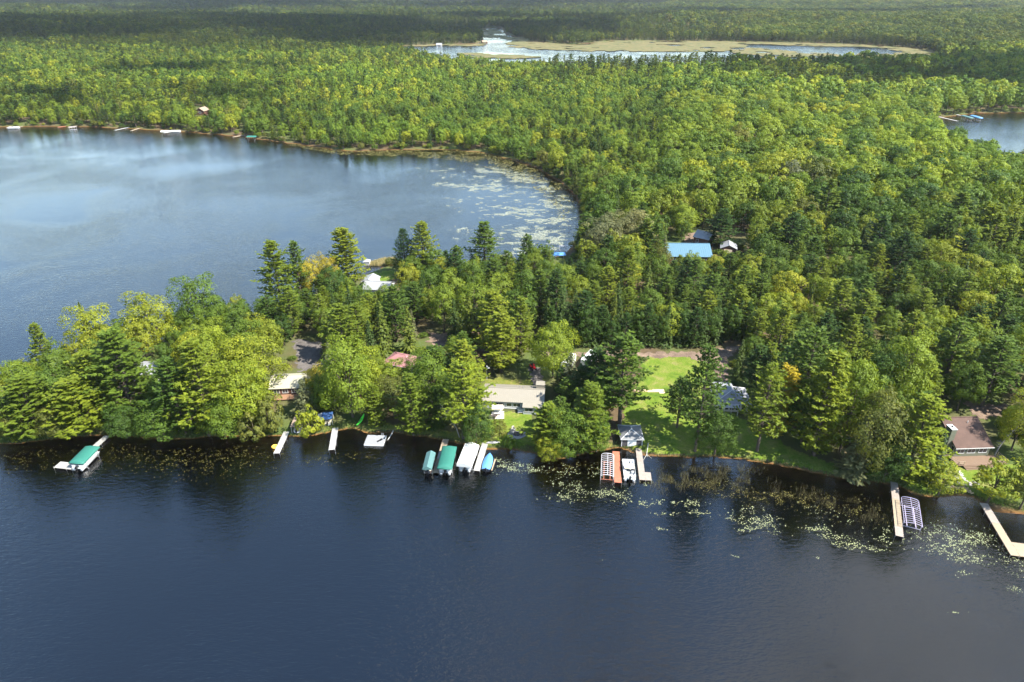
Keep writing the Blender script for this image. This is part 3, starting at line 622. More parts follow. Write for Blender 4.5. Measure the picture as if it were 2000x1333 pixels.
def hoop_frame(label, a, b, W, mat, n=11, h=2.0, extra=None, group=None):
    """canopy frame without its cover: rails, arched hoops and legs"""
    A_, rz, L = axis_of(G(*a, h), G(*b, h)); A_ = Vector((A_.x+math.cos(rz)*L/2, A_.y+math.sin(rz)*L/2, 0)); r = thing('lift_frame', label, 'boat lift', A_, rz, group)
    for sy in (-1, 0, 1):
        q = MB(); zz_ = h+(.42 if sy == 0 else 0); q.tube([(-L/2, sy*W/2, zz_), (L/2, sy*W/2, zz_)], .06 if sy else .045, 6); q.build('rail', mat, r)
    for i in range(n):
        x = -L/2+L*i/(n-1); q = MB(); q.tube([(x, W/2*math.sin(t), h+.45*math.cos(t)*1.0-(.0)) for t in np.linspace(-math.pi/2, math.pi/2, 9)], .045 if 0 < i < n-1 else .06, 5); q.build('hoop', mat, r)
    for sx in (-1, 1):
        for sy in (-1, 1):
            q = MB(); q.tube([(sx*L*.4, sy*W/2, -1.0), (sx*L*.4, sy*W/2, h)], .055, 6); q.build('post', mat, r)
        q = MB(); q.tube([(sx*L*.4, -W/2, .25), (sx*L*.4, W/2, .25)], .06, 6); q.build('cradle_beam', extra or mat, r)
    for sy in (-1, 1):
        q = MB(); q.box((0, sy*W*.25, .4), (L*.8, .14, .12)); q.build('bunk', extra or mat, r)
    return r

random.seed(5)
# leftmost dock with green canopied lift
dock('leftmost dock, pale boards with a square platform at its end', (210, 851), (134, 917), 1.25, 'wood_grey', .5, arm=(2.1, 2.9, -1), mats=['wood_grey', 'wood_grey', 'wood_grey', 'wood_white'])
r, c_, rz, L = lift('boat lift with dark green canopy beside the leftmost dock', (181, 872), (148, 905), 3.2, 'canvas_green', 'arch', 2.2, drop=.22)
pontoon('cream pontoon boat under the canopy beside the leftmost dock', (c_.x, c_.y, .15), rz+math.pi, 6.2, 2.5, .25)
# grey dock with yellow tube
dock('short grey dock left of the brown boat shelter', (560, 843), (540, 886), 1.3, 'wood_grey', .5, mats=['wood_grey', 'wood_grey', 'wood_white'])
g = G(537, 874); t = thing('swim_tube', 'yellow swim tube floating against the short grey dock', 'swim tube', (g[0], g[1], .02))
q = MB(); n1_, n2_ = 16, 8
q.add([((.52+.2*math.cos(b))*math.cos(a), (.52+.2*math.cos(b))*math.sin(a), .18+.2*math.sin(b)) for a in np.linspace(0, 6.283, n1_, False) for b in np.linspace(0, 6.283, n2_, False)], [(i*n2_+j, ((i+1) % n1_)*n2_+j, ((i+1) % n1_)*n2_+(j+1) % n2_, i*n2_+(j+1) % n2_) for i in range(n1_) for j in range(n2_)]); q.build('ring', 'tube_yellow', t, True)
q = MB(); q.box((0, 0, .10), (.8, .8, .05)); q.build('tube_floor', 'tube_yellow', t)
def shelter(label, a, b, W, roofm, h, boat_label, side=None):
    A_, rz, L = axis_of(G(*a, h), G(*b, h)); c0 = Vector((A_.x+math.cos(rz)*L/2, A_.y+math.sin(rz)*L/2, 0)); r = thing('boat_shelter', label, 'boat shelter', c0, rz)
    q = MB(); q.slab([(-L/2, -W/2, h+.15), (L/2, -W/2, h), (L/2, W/2, h), (-L/2, W/2, h+.15)], .08); q.build('roof', roofm, r)
    if side:
        q = MB(); q.slab([(-L/2, -W/2-.9, h-.2), (L/2, -W/2-.9, h-.35), (L/2, -W/2-.01, h), (-L/2, -W/2-.01, h+.15)], .06); q.build('side_flap', side, r)
    for sx in (-1, 1):
        for sy in (-1, 1):
            q = MB(); q.tube([(sx*L*.44, sy*(W/2-.12), -.6), (sx*L*.44, sy*(W/2-.12), h+.05)], .05, 6); q.build('post', 'trim_white', r)
    runabout(boat_label, (c0.x, c0.y, .0), rz+math.pi, L*1.0, W*.66, 'hull_white', .45)
shelter('boat shelter with flat brown roof at the shore', (586, 816), (578, 834), 2.6, 'roof_tan', 2.2, 'white motor boat under the flat brown shelter')
shelter('boat shelter with navy blue tarp roof and pale side flap', (640, 806), (638, 819), 2.5, 'tarp_navy', 2.4, 'white motor boat under the navy blue tarp shelter', 'canvas_white')
dock('narrow white ended dock below the navy tarp shelter', (655, 836), (648, 879), 1.35, 'wood_white', .5)
# kayak leaning on the bank
p = land(706, 825); t = thing('kayak', 'lime green kayak leaning on its side on the bank', 'kayak', (p.x, p.y, p.z+.55), R(66)); t.scale = (1.1, 1.25, 1); 
q = MB(); V = []; ks = [(-1.55, .03, .3), (-1.1, .22, .12), (-.5, .34, 0), (.2, .35, 0), (.9, .24, .08), (1.55, .03, .28)]
for x, w_, u in ks: V += [(x, -w_, .12+u), (x, -w_*.6, -.10+u), (x, w_*.6, -.10+u), (x, w_, .12+u), (x, 0, .19+u)]
q.add(V, [(i*5+j, i*5+(j+1) % 5, (i+1)*5+(j+1) % 5, (i+1)*5+j) for i in range(5) for j in range(5)]+[(4, 3, 2, 1, 0), (25, 26, 27, 28, 29)]); kb = q.build('hull', 'kayak_lime', t, True); kb.rotation_euler = (R(-12), R(-24), 0)
q = MB(); q.tube([(.42*math.cos(a), .2*math.sin(a), .185) for a in np.linspace(0, 6.283, 13)], .035, 5); ck = q.build('cockpit_rim', 'motor_black', t); ck.rotation_euler = (R(-12), R(-24), 0)
# swim raft
g = G(733, 860, .35); t = thing('swim_raft', 'square pale grey swim raft moored near the bank', 'raft', (g[0], g[1], 0), R(-3))
for i in range(9):
    q = MB(); q.box((0, -1.55+.39*i, .42), (4.2, .37, .06)); q.build('board', 'roof_pale', t)
q = MB(); q.box((0, -1.72, .22), (4.25, .12, .34)); q.box((0, 1.72, .22), (4.25, .12, .34)); q.box((-2.1, 0, .22), (.1, 3.3, .34)); q.box((2.1, 0, .22), (.1, 3.3, .34)); q.build('rim', 'hull_white', t)
for sx in (-1, 1):
    q = MB(); q.tube([(sx*1.3, -1.5, .1), (sx*1.3, 1.5, .1)], .28, 10); q.build('float_drum', 'hull_dark', t)
q = MB(); q.tube([(1.5, 1.85, -.5), (1.5, 1.85, 1.0)], .04, 5); q.tube([(1.0, 1.85, -.5), (1.0, 1.85, 1.0)], .04, 5)
for z in (0, .3, .6, .9): q.tube([(1.0, 1.85, z), (1.5, 1.85, z)], .03, 5)
q.build('ladder', 'metal_grey', t)
t = thing('folded_chair', 'dark folding chair lying on the swim raft', 'chair', (g[0]+.95, g[1]-.5, .46), R(40))
q = MB(); q.box((0, 0, .06), (.9, .5, .05)); q.build('seat', 'motor_black', t); q = MB(); q.box((.62, 0, .2), (.5, .5, .05), 0, 0); q.build('backrest', 'motor_black', t)
for s in (-1, 1):
    q = MB(); q.tube([(-.4, s*.26, .02), (.8, s*.26, .1)], .025, 5); q.build('frame_bar', 'metal_grey', t)
p1 = G(768, 842, .35); p2 = G(757, 860, .15); q = MB(); q.tube([p1, ((p1[0]+p2[0])/2+.2, (p1[1]+p2[1])/2, .45), p2], [.16, .13, .08], 7)
t = thing('log', 'pale log lying from the bank to the swim raft', 'log', (0, 0, 0)); q.build('stem', 'bark_pale', t)
# tan dock, teal and green lifts
dock('long tan and white dock between the teal and green canopies', (871, 858), (851, 924), 1.35, 'wood_tan', .5, mats=['wood_tan', 'wood_tan', 'wood_white', 'wood_tan', 'wood_tan'], sec=2.6)
r, c_, rz, L = lift('boat lift with peaked grey teal canopy left of the long tan dock', (842, 884), (834, 916), 1.9, 'canvas_teal', 'peak', 2.1)
runabout('small dark boat under the grey teal canopy', (c_.x, c_.y, 0), rz+math.pi, 4.3, 1.5, 'hull_dark', .45)
r, c_, rz, L = lift('boat lift with rounded green canopy right of the long tan dock', (878, 872), (868, 915), 3.1, 'canvas_green', 'arch', 2.3)
pontoon('pontoon boat under the rounded green canopy', (c_.x, c_.y, 0), rz+math.pi, 6.6, 2.5, .25)
r, c_, rz, L = lift('boat lift with white peaked canopy left of the white dock', (922, 868), (906, 909), 3.1, 'canvas_white', 'peak', 2.3, drop=.5)
pontoon('pontoon boat under the white peaked canopy', (c_.x, c_.y, 0), rz+math.pi, 6.4, 2.5, .25)
dock('white dock between the white canopy and the blue covered boat', (948, 864), (931, 920), 1.35, 'wood_white', .5)
a = Vector(G(957, 888, .7)); b = Vector(G(949, 918, .7)); d = a-b; t = runabout('motor boat under a bright blue tarp beside the white dock', ((a.x+b.x)/2, (a.y+b.y)/2, 0), math.atan2(d.y, d.x), d.length, 2.1, 'hull_dark', .2, 'tarp_blue')
t = thing('plank', 'tan plank floating right of the blue covered boat', 'plank', G(964, 908, .1), R(80)); q = MB(); q.prism([(-2.0, -.12), (1.7, -.16), (2.0, 0), (1.7, .16), (-2.0, .12)], 0, .08); q.build('board', 'wood_tan', t)
# red dock group
hoop_frame('bare white hoop frame boat lift left of the red dock', (1187, 889), (1186, 931), 2.55, 'metal_white', 12, 1.6, 'wood_red')
dock('red painted wooden dock in front of the boathouse', (1203, 882), (1207, 943), 1.5, 'wood_red', .5)
a = G(1226, 898, .7); b = G(1230, 934, .7); pontoon('open pontoon boat moored between the red dock and weathered dock', ((a[0]+b[0])/2, (a[1]+b[1])/2, 0), math.atan2(a[1]-b[1], a[0]-b[0]), 6.6, 2.5, .0, 'cushion')
dock('weathered L shaped dock in front of the boathouse', (1247, 876), (1255, 938), 1.3, 'wood_weathered', .5, arm=(2.6, 1.2, 1))
t = thing('driftwood', 'bleached branch lying from lawn into the water beside the weathered dock', 'driftwood', (0, 0, 0)); q = MB()
q.tube([land(1266, 866), land(1265, 874)+Vector((0, 0, .25)), G(1263, 886, .3), G(1264, 893, .0)], [.12, .11, .09, .05], 6); q.tube([G(1263, 888, .2), G(1256, 900, -.02)], [.06, .03], 5); q.tube([G(1263, 888, .2), G(1273, 896, -.02)], [.06, .03], 5); q.build('stem', 'bark_pale', t)
# right hand docks
dock('straight tan dock left of the lilac frame', (1746, 942), (1757, 1048), 1.35, 'wood_tan', .5, mats=['wood_weathered', 'wood_weathered', 'wood_tan', 'wood_tan', 'wood_tan'])
hoop_frame('bare lilac white hoop frame boat lift beside the straight tan dock', (1777, 976), (1784, 1026), 3.0, 'metal_lilac', 13, 1.5)
dock('long tan dock with wide end platform at the right picture edge', (1921, 983), (1983, 1086), 1.45, 'wood_tan', .5, arm=(3.6, 3.3, 1), mats=['wood_weathered', 'wood_weathered', 'wood_tan', 'wood_tan', 'wood_tan', 'wood_tan'])
# cove boat and frame
r, c_, rz, L = lift('boat lift with bright blue canopy on the cove', (1080, 496), (1105, 496), 2.6, 'tarp_blue', 'arch', 2.2)
hoop_frame('white hoop frame boat lift on the cove behind the blue canopy', (1093, 483), (1107, 482), 2.2, 'metal_white', 5, 1.8)
t = thing('hut', 'small white hut on the upper lake bank behind the golden pine', 'hut', land(718, 522), 0); hip(t, 2.0, 2.0, 2.4, .8, .01, 'roof_pale', 'wall_white', .2, 'y', None); q = MB(); q.box((0, -1.02, 1.0), (.8, .05, 1.9)); q.build('door', 'wall_grey', t)
# far shore
FARD = [((45, 247), (12, 250), 'wood_tan', 'tan dock at the left end of the far shore'), ((128, 247), (113, 249), 'wood_red', 'short reddish dock on the far shore'), ((150, 246), (134, 250), 'wood_tan', 'tan dock next right of the short reddish dock on the far shore'), ((252, 249), (224, 255), 'wood_white', 'white dock on the far shore left of a tan dock'),
        ((272, 251), (256, 256), 'wood_tan', 'tan dock on the far shore right of a white dock'), ((353, 255), (320, 260), 'wood_white', 'white dock on the far shore below the brown roofed cottage'), ((478, 264), (455, 268), 'wood_tan', 'tan dock on the far shore left of the green canopy')]
for a, b, m_, l in FARD: dock(l, a, b, 1.6, m_, .55, name='dock', sec=4)
lift('boat lift with green canopy on the far shore', (482, 267), (500, 267), 3.0, 'canvas_green', 'arch', 2.5)
pontoon('white pontoon boat at the left end of the far shore', G(28, 252, 0), R(10), 7.5, 2.6, .1, furn=True); hoop_frame('white hoop frame lift on the far shore beside the tan docks', (136, 249), (148, 249), 2.6, 'metal_white', 5, 2.0)
lift('boat lift with white canopy on the far shore below the brown roofed cottage', (315, 257), (331, 257), 3.0, 'canvas_white', 'peak', 2.4); pontoon('white pontoon boat on the far shore below the brown roofed cottage', G(343, 259), R(5), 7, 2.6, .1)
dock('long white dock on the right hand lake', (1826, 227), (1870, 237), 1.8, 'wood_white', .55, sec=4); dock('short white dock beside the blue canopies on the right hand lake', (1868, 224), (1888, 229), 1.8, 'wood_white', .55, sec=4)
lift('left of two boat lifts with pale blue canopies on the right hand lake', (1880, 226), (1898, 231), 3.4, 'canvas_teal', 'arch', 2.5); lift('right of two boat lifts with pale blue canopies on the right hand lake', (1898, 226), (1916, 231), 3.4, 'tarp_blue', 'arch', 2.5)

# ------------------------------------------------------------------ lawn furniture
p = land(1009, 849); t = thing('fire_pit', 'stone ringed fire pit on the lawn by the water', 'fire pit', p)
for i in range(10):
    a = 6.283*i/10; q = MB(); q.box((.6*math.cos(a), .6*math.sin(a), .14), (.34, .26, .28), a+1.57); q.build('stone', 'stone_dark', t)
q = MB(); q.tube([(0, 0, .02), (0, 0, .10)], .48, 12); q.build('ash_bed', 'ash', t)
q = MB(); q.prism([(2.0*math.cos(a)*random.uniform(.9, 1.1), 1.9*math.sin(a)*random.uniform(.9, 1.1)) for a in np.linspace(0, 6.283, 16, False)], -.1, .09); q.build('gravel_bed', 'stone_grey', t)
def chair(px, py, rz, m_, label, group=None):
    p = land(px, py); t = thing('garden_chair', label, 'chair', p+Vector((0, 0, .08)), rz, group)
    q = MB(); q.box((.05, 0, .36), (.6, .6, .06)); q.build('seat', m_, t); q = MB(); q.box((-.32, 0, .72), (.1, .6, .75)); q.build('backrest', m_, t)
    for sx in (-1, 1):
        for sy in (-1, 1):
            q = MB(); q.box((.05+sx*.26, sy*.27, .17), (.07, .07, .34)); q.build('leg', m_, t)
    for sy in (-1, 1):
        q = MB(); q.box((.03, sy*.33, .58), (.66, .1, .05)); q.build('armrest', m_, t)
for px, py, a, m_, l in ((1003, 842, -60, 'wood_white', 'pale garden chair at the back left of the fire pit'), (1001, 848, -10, 'wood_white', 'pale garden chair at the front left of the fire pit'), (1019, 845, 200, 'wicker', 'dark garden chair at the back right of the fire pit'), (1018, 850, 160, 'wicker', 'dark garden chair at the front right of the fire pit')): chair(px, py, R(a), m_, l)
p = land(972, 810); t = thing('garden_swing', 'cream canopied garden swing on a pale patio before the beige house', 'garden swing', p)
q = MB(); q.box((0, -.3, .03), (3.0, 3.2, .1)); q.build('patio_slab', 'concrete', t)
for sx in (-1, 1):
    q = MB(); q.tube([(sx*1.1, -.7, .05), (sx*1.1, 0, 2.0), (sx*1.1, .8, .05)], .035, 6); q.build('side_frame', 'metal_white', t)
q = MB(); q.slab([(-1.3, -.7, 1.95), (1.3, -.7, 1.95), (1.3, .75, 2.2), (-1.3, .75, 2.2)], .06); q.build('canopy', 'vinyl_cream', t)
q = MB(); q.box((0, -.1, .55), (1.8, .6, .14)); q.build('seat', 'canvas_white', t); q = MB(); q.box((0, .3, .9), (1.8, .14, .6)); q.build('backrest', 'canvas_white', t)
p = land(970, 816); t = thing('patio_table', 'round dark patio table in front of the cream garden swing', 'table', p+Vector((-.3, -.3, .1)))
q = MB(); q.tube([(0, 0, .68), (0, 0, .73)], .55, 14); q.build('table_top', 'wicker', t); q = MB(); q.tube([(0, 0, 0), (0, 0, .68)], .05, 6); q.build('table_leg', 'wicker', t); q = MB(); q.tube([(0, 0, 0), (0, 0, .04)], .3, 10); q.build('table_base', 'wicker', t)
p = land(961, 818); t = thing('storage_box', 'dark storage box left of the cream garden swing', 'box', p, R(-5)); q = MB(); q.box((0, 0, .35), (1.4, .7, .7)); q.build('box_body', 'wall_dark', t); q = MB(); q.box((0, 0, .74), (1.46, .76, .07)); q.build('lid', 'wicker', t)
p = land(1017, 808); t = thing('garden_bench', 'white bench against the porch of the beige house', 'bench', p, R(-5)); q = MB(); q.box((0, 0, .42), (1.4, .45, .06)); q.build('seat', 'trim_white', t); q = MB(); q.box((0, .22, .75), (1.4, .06, .5)); q.build('backrest', 'trim_white', t)
for sx in (-1, 1):
    q = MB(); q.box((sx*.6, 0, .2), (.07, .4, .4)); q.build('leg', 'trim_white', t)
p = land(1886, 938); t = thing('stone_patio', 'ring of flat grey stones on the lawn below the deck', 'patio', p)
rs = random.Random(3)
for i in range(22):
    a = rs.random()*6.28; d = 1.9*rs.random()**.5; q = MB(); n = 6; s = rs.uniform(.22, .42)
    q.prism([(d*1.25*math.cos(a)+s*rs.uniform(.75, 1.1)*math.cos(6.283*k/n), d*math.sin(a)+s*rs.uniform(.75, 1.1)*math.sin(6.283*k/n)) for k in range(n)], -.05, rs.uniform(.10, .17)); q.build('stone', 'stone_grey', t)
chair(1874, 930, R(-70), 'trim_white', 'white garden chair beside the grey stone patio')
p = land(963, 866); q = MB(); t = thing('canoe', 'pale upturned canoe on the grass beside the thin young tree', 'canoe', p+Vector((0, 0, .12)), R(4)); V = []
for x, w_ in ((-1.5, .04), (-.9, .3), (0, .4), (.9, .3), (1.5, .04)): V += [(x, -w_, 0), (x, -w_*.6, .26*min(1, w_*4)), (x, 0, .34*min(1, w_*4)), (x, w_*.6, .26*min(1, w_*4)), (x, w_, 0)]
q.add(V, [(i*5+j, (i+1)*5+j, (i+1)*5+j+1, i*5+j+1) for i in range(4) for j in range(4)]); q.build('hull', 'wood_white', t, True); q = MB(); q.tube([(-1.5, 0, .12), (0, 0, .36), (1.5, 0, .12)], .03, 5); q.build('keel', 'wood_white', t)
p = land(951, 742); t = thing('flag_pole', 'small pole with white pennant left behind the beige house', 'flag', p); q = MB(); q.tube([(0, 0, 0), (0, 0, 4.2)], .04, 6); q.build('pole', 'metal_white', t); q = MB(); q.slab([(.04, 0, 3.2), (.95, .1, 3.2), (.04, 0, 4.1)], .02); q.build('pennant', 'canvas_white', t)
# ------------------------------------------------------------------ trees: leaf materials and tree shapes
def leaf_material(name, instanced):
    m, nt, out = nodes_of(name)
    if instanced:
        a = N(nt, 'ShaderNodeAttribute'); a.attribute_type = 'INSTANCER'; a.attribute_name = 'tint'; tint = a.outputs['Color']
    else:
        a = N(nt, 'ShaderNodeObjectInfo'); tint = a.outputs['Color']
    t = N(nt, 'ShaderNodeAttribute'); t.attribute_type = 'GEOMETRY'; t.attribute_name = 'tone'
    oi = N(nt, 'ShaderNodeObjectInfo')
    k = ramp(nt, t.outputs['Fac'], [(0, (.62, .68, .62)), (.5, (1, 1, 1)), (1, (1.5, 1.38, 1.1))])
    c = mix_col(nt, 1.0, tint, k, 'MULTIPLY')
    r = ramp(nt, oi.outputs['Random'], [(0, (.80, .86, .9)), (.5, (1, 1, 1)), (1, (1.18, 1.1, .95))])
    c = mix_col(nt, 1.0, c, r, 'MULTIPLY')
    p = N(nt, 'ShaderNodeBsdfPrincipled'); p.inputs['Roughness'].default_value = .6; p.inputs['Specular IOR Level'].default_value = .2; nt.links.new(c, p.inputs['Base Color'])
    tl = N(nt, 'ShaderNodeBsdfTranslucent'); nt.links.new(mix_col(nt, 1.0, c, (1.25, 1.15, .45), 'MULTIPLY'), tl.inputs[0])
    mx = N(nt, 'ShaderNodeMixShader'); mx.inputs[0].default_value = .40
    nt.links.new(p.outputs[0], mx.inputs[1]); nt.links.new(tl.outputs[0], mx.inputs[2]); nt.links.new(mx.outputs[0], out.inputs[0])
    return m
M['leaf'] = leaf_material('leaf', False); M['leaf_far'] = leaf_material('leaf_far', True)

def unit(v): return v/(np.linalg.norm(v, axis=1, keepdims=True)+1e-9)
def leaves(cen, nrm, dirv, ln, wd):
    """diamond leaves: centre, normal, long axis, half length, half width"""
    nrm = unit(nrm); d = unit(dirv-nrm*(dirv*nrm).sum(1, keepdims=True)); s = np.cross(nrm, d)
    ln = np.asarray(ln)[:, None]; wd = np.asarray(wd)[:, None]
    V = np.stack([cen-d*ln, cen+s*wd-d*ln*.1, cen+d*ln, cen-s*wd-d*ln*.1], 1).reshape(-1, 3)
    return V, np.arange(len(cen)*4).reshape(-1, 4)
def np_tubes(tubes):
    """list of (points, radii); three-sided tubes as quads"""
    V = []; F = []; o = 0
    for pts, rad in tubes:
        pts = np.asarray(pts, float); n = 5 if rad[0] > .09 else 3
        for i, p in enumerate(pts):
            d = pts[min(i+1, len(pts)-1)]-pts[max(i-1, 0)]; d = d/(np.linalg.norm(d)+1e-9)
            u = np.cross(d, [0.3, .2, 1.0] if abs(d[2]) < .9 else [1., 0, 0]); u /= np.linalg.norm(u)+1e-9; w = np.cross(d, u)
            for k in range(n):
                a = 6.28318*k/n; V.append(p+(u*math.cos(a)+w*math.sin(a))*rad[i])
        for i in range(len(pts)-1):
            for k in range(n): F.append((o+i*n+k, o+i*n+(k+1) % n, o+(i+1)*n+(k+1) % n, o+(i+1)*n+k))
        o += len(pts)*n
    return np.array(V), np.array(F)
def broadleaf(seed, H=14.0, R=4.4, ncl=52, nlf=56, size=.26, base=.2, flat=1.0):
    """a domed crown of uneven lobes carried on forking limbs"""
    r = np.random.RandomState(seed); tubes = []; hb = H*base; cz = hb+(H-hb)*.42; up = H-cz; dn = (cz-hb)
    ph = r.rand(6)*6.28; lean = r.normal(0, .3, 2)
    def rad(d):
        a = math.atan2(d[1], d[0]); return 1+.13*math.sin(2*a+ph[0])+.10*math.sin(3*a+ph[1]+2*d[2])+.09*math.sin(5*a+ph[2]+3*d[2])+.08*math.sin(6*d[2]+ph[3])
    tr = H*.013+.05; trunk = [np.array([0, 0, -.3]), np.array([lean[0]*.4, lean[1]*.4, hb*.8]), np.array([lean[0], lean[1], cz]), np.array([lean[0]*1.2, lean[1]*1.2, H*.8])]
    tubes.append((trunk, [tr*1.25, tr, tr*.7, tr*.2]))
    C_ = []; Nn = []; T = []; L = []
    for i in range(ncl):
        g = (i+.5)/ncl; z = 1-1.62*g+r.normal(0, .05); z = max(-.75, min(1, z)); a = 2.39996*i+r.normal(0, .25); q = math.sqrt(max(0, 1-z*z)); d = np.array([q*math.cos(a), q*math.sin(a), z])
        k = rad(d)*r.uniform(.72, .93) if r.rand() < .86 else rad(d)*r.uniform(.4, .65)
        cc = np.array([lean[0], lean[1], cz])+d*np.array([R, R, up if z > 0 else dn])*k; cs = R*r.uniform(.19, .32)
        if i % 6 == 0: st = trunk[1]*.35+trunk[2]*.65; tubes.append(([st, (st+cc)/2+np.array([0, 0, .3]), cc], [tr*.45, tr*.3, tr*.1]))
        n = nlf; e = r.normal(0, 1, (n, 3))+d*.55; e[:, 2] += .3; e = unit(e); rr = cs*(.62+.45*r.rand(n)**.7)
        C_.append(cc+e*rr[:, None]*np.array([1.1, 1.1, .85*flat])); Nn.append(e*.9+d*.35+r.normal(0, .26, (n, 3))+np.array([0, 0, .1]))
        T.append(np.clip(.45+r.normal(0, .15)+r.normal(0, .17, n), 0, 1)); L.append(size*(.7+.6*r.rand(n)))
    C_ = np.vstack(C_); Nn = np.vstack(Nn); T = np.concatenate(T); L = np.concatenate(L)
    V, F = leaves(C_, Nn, r.normal(0, 1, C_.shape), L, L*.66)
    return (V, F, np.repeat(T, 4)), np_tubes(tubes), H, R
def pine(seed, H=18.0, R=3.6, sp=.85, nbr=6, ntf=7, nbl=4, size=.5, base=.22, top=.16):
    """eastern white pine: open whorls of level boughs carrying upswept tufts"""
    r = np.random.RandomState(seed); tubes = []; tr = H*.012+.06
    bend = r.normal(0, .22, 2)
    def axis(z): return np.array([bend[0]*math.sin(z/H*3), bend[1]*math.sin(z/H*2.3), z])
    tubes.append(([axis(z) for z in (-.3, H*.3, H*.65, H)], [tr*1.2, tr*.9, tr*.5, .03]))
    C_ = []; Nn = []; D = []; T = []; L = []
    z = H*base
    while z < H*.985:
        u = (z/H-base)/(1-base)
        prof = (min(1, .55+u*2.0) if u < .28 else (1-(u-.28)/.72)**.72*(1-top)+top*(1-u)+.06)
        nb = max(3, int(nbr*(1 if u < .75 else .8)+.5)); a0 = r.rand()*6.28
        whorl = .72+.5*r.rand()
        for k in range(nb):
            if u < .5 and r.rand() < .12: continue
            a = a0+6.283*k/nb+r.normal(0, .22); Ln = R*prof*whorl*(.62+.55*r.rand())
            up = .10+.55*u**1.5+r.normal(0, .06); o = axis(z+r.normal(0, .12)); h = np.array([math.cos(a), math.sin(a), 0])
            tip = o+h*Ln+np.array([0, 0, Ln*up]); mid = o+h*Ln*.5+np.array([0, 0, Ln*up*.3])
            tubes.append(([o, mid, tip], [tr*.22*(1-u*.6), tr*.14*(1-u*.6), .012]))
            nt_ = max(2, int(ntf*(Ln/R)**.7+.5)); ts = np.linspace(.30, 1.0, nt_); side = np.array([-h[1], h[0], 0]); tone = np.clip(.5+r.normal(0, .16), 0, 1)
            for j, t in enumerate(ts):
                p = o*(1-t)**2+2*mid*t*(1-t)+tip*t*t
                w = Ln*.26*(1.25-t)*r.uniform(-1, 1)*(0 if j == nt_-1 else 1)*1.3
                c = p+side*w+np.array([0, 0, r.uniform(.0, .22)])
                for q in range(nbl):
                    dv = h*r.uniform(.2, 1.0)+side*(np.sign(w)*.5+r.normal(0, .6))+np.array([0, 0, r.uniform(.15, .8)])
                    C_.append(c+dv*.22); D.append(dv); Nn.append(np.array([r.normal(0, .45), r.normal(0, .45), 1.0])-h*.25+h*.1); T.append(np.clip(tone+r.normal(0, .14), 0, 1)); L.append(size*r.uniform(.7, 1.2))
        z += sp*(.8+.45*r.rand())*(1.0 if u < .7 else .75)
    for q in range(nbl*4):
        dv = np.array([r.normal(0, .4), r.normal(0, .4), 1]); C_.append(axis(H-.3*r.rand())+dv*.15); D.append(dv); Nn.append(r.normal(0, 1, 3)); T.append(.6); L.append(size*.8)
    C_ = np.array(C_); L = np.array(L)
    V, F = leaves(C_, np.array(Nn), np.array(D), L, L*.44)
    return (V, F, np.repeat(T, 4)), np_tubes(tubes), H, R
def spruce(seed, H=13.0, R=2.0, sp=.5, nbr=8, ntf=4, nbl=2, size=.42, base=.06):
    r = np.random.RandomState(seed); tubes = [([np.array([0, 0, -.3]), np.array([0, 0, H*.5]), np.array([0, 0, H])], [H*.011+.05, H*.007+.03, .02])]
    C_ = []; Nn = []; D = []; T = []; L = []; z = H*base
    while z < H*.99:
        u = (z/H-base)/(1-base); prof = (1-u)**.85*(.9+.2*math.sin(z*2.3+seed))+.03
        nb = max(3, int(nbr*(.45+.55*(1-u))+.5)); a0 = r.rand()*6.28
        for k in range(nb):
            a = a0+6.283*k/nb+r.normal(0, .25); Ln = R*prof*(.75+.42*r.rand()); h = np.array([math.cos(a), math.sin(a), 0]); side = np.array([-h[1], h[0], 0]); tone = np.clip(.5+r.normal(0, .15), 0, 1)
            dr = -.22+.5*u
            for t in np.linspace(.25, 1.0, max(1, int(ntf*(.4+.6*(1-u))+.5))):
                for q in range(nbl):
                    w = r.uniform(-1, 1)*Ln*.22
                    c = np.array([0, 0, z])+h*Ln*t+side*w+np.array([0, 0, Ln*dr*t+r.normal(0, .07)])
                    C_.append(c); D.append(h+side*np.sign(w)*.5+np.array([0, 0, dr+.15])); Nn.append(np.array([0, 0, 1.0])+h*.65+r.normal(0, .32, 3)); T.append(np.clip(tone+r.normal(0, .12), 0, 1)); L.append(size*r.uniform(.7, 1.2)*(1-.35*u))
        z += sp*(.8+.4*r.rand())*(1-.35*u)
    for q in range(6): C_.append(np.array([0, 0, H-.25*q*.5])); D.append(np.array([r.normal(0, .3), r.normal(0, .3), 1])); Nn.append(r.normal(0, 1, 3)); T.append(.5); L.append(.35)
    L = np.array(L); V, F = leaves(np.array(C_), np.array(Nn), np.array(D), L, L*.42)
    return (V, F, np.repeat(T, 4)), np_tubes(tubes), H, R
def dead_tree(seed, H=9.0, R=2.0, lean=0.0, n=46):
    r = np.random.RandomState(seed); tr = .13; top = np.array([lean*H, 0, H])
    def ax(t): return np.array([lean*H*t**1.3, .3*math.sin(3*t), H*t])
    tubes = [([ax(t) for t in (-.03, .25, .5, .75, 1)], [tr*1.2, tr, tr*.7, tr*.42, .02])]
    for i in range(n):
        t = .28+.7*r.rand(); a = r.rand()*6.28; Ln = R*(1.15-t)*(.5+.8*r.rand()); o = ax(t); h = np.array([math.cos(a), math.sin(a), 0])
        m_ = o+h*Ln*.5+np.array([0, 0, Ln*.12]); e = o+h*Ln+np.array([0, 0, Ln*r.uniform(.1, .7)]); tubes.append(([o, m_, e], [.05, .035, .012]))
        for q in range(4):
            s = m_+(e-m_)*r.rand(); tubes.append(([s, s+r.normal(0, .28, 3)*Ln*.5+h*Ln*.25+np.array([0, 0, .1])], [.02, .008]))
    return np_tubes(tubes), H, R

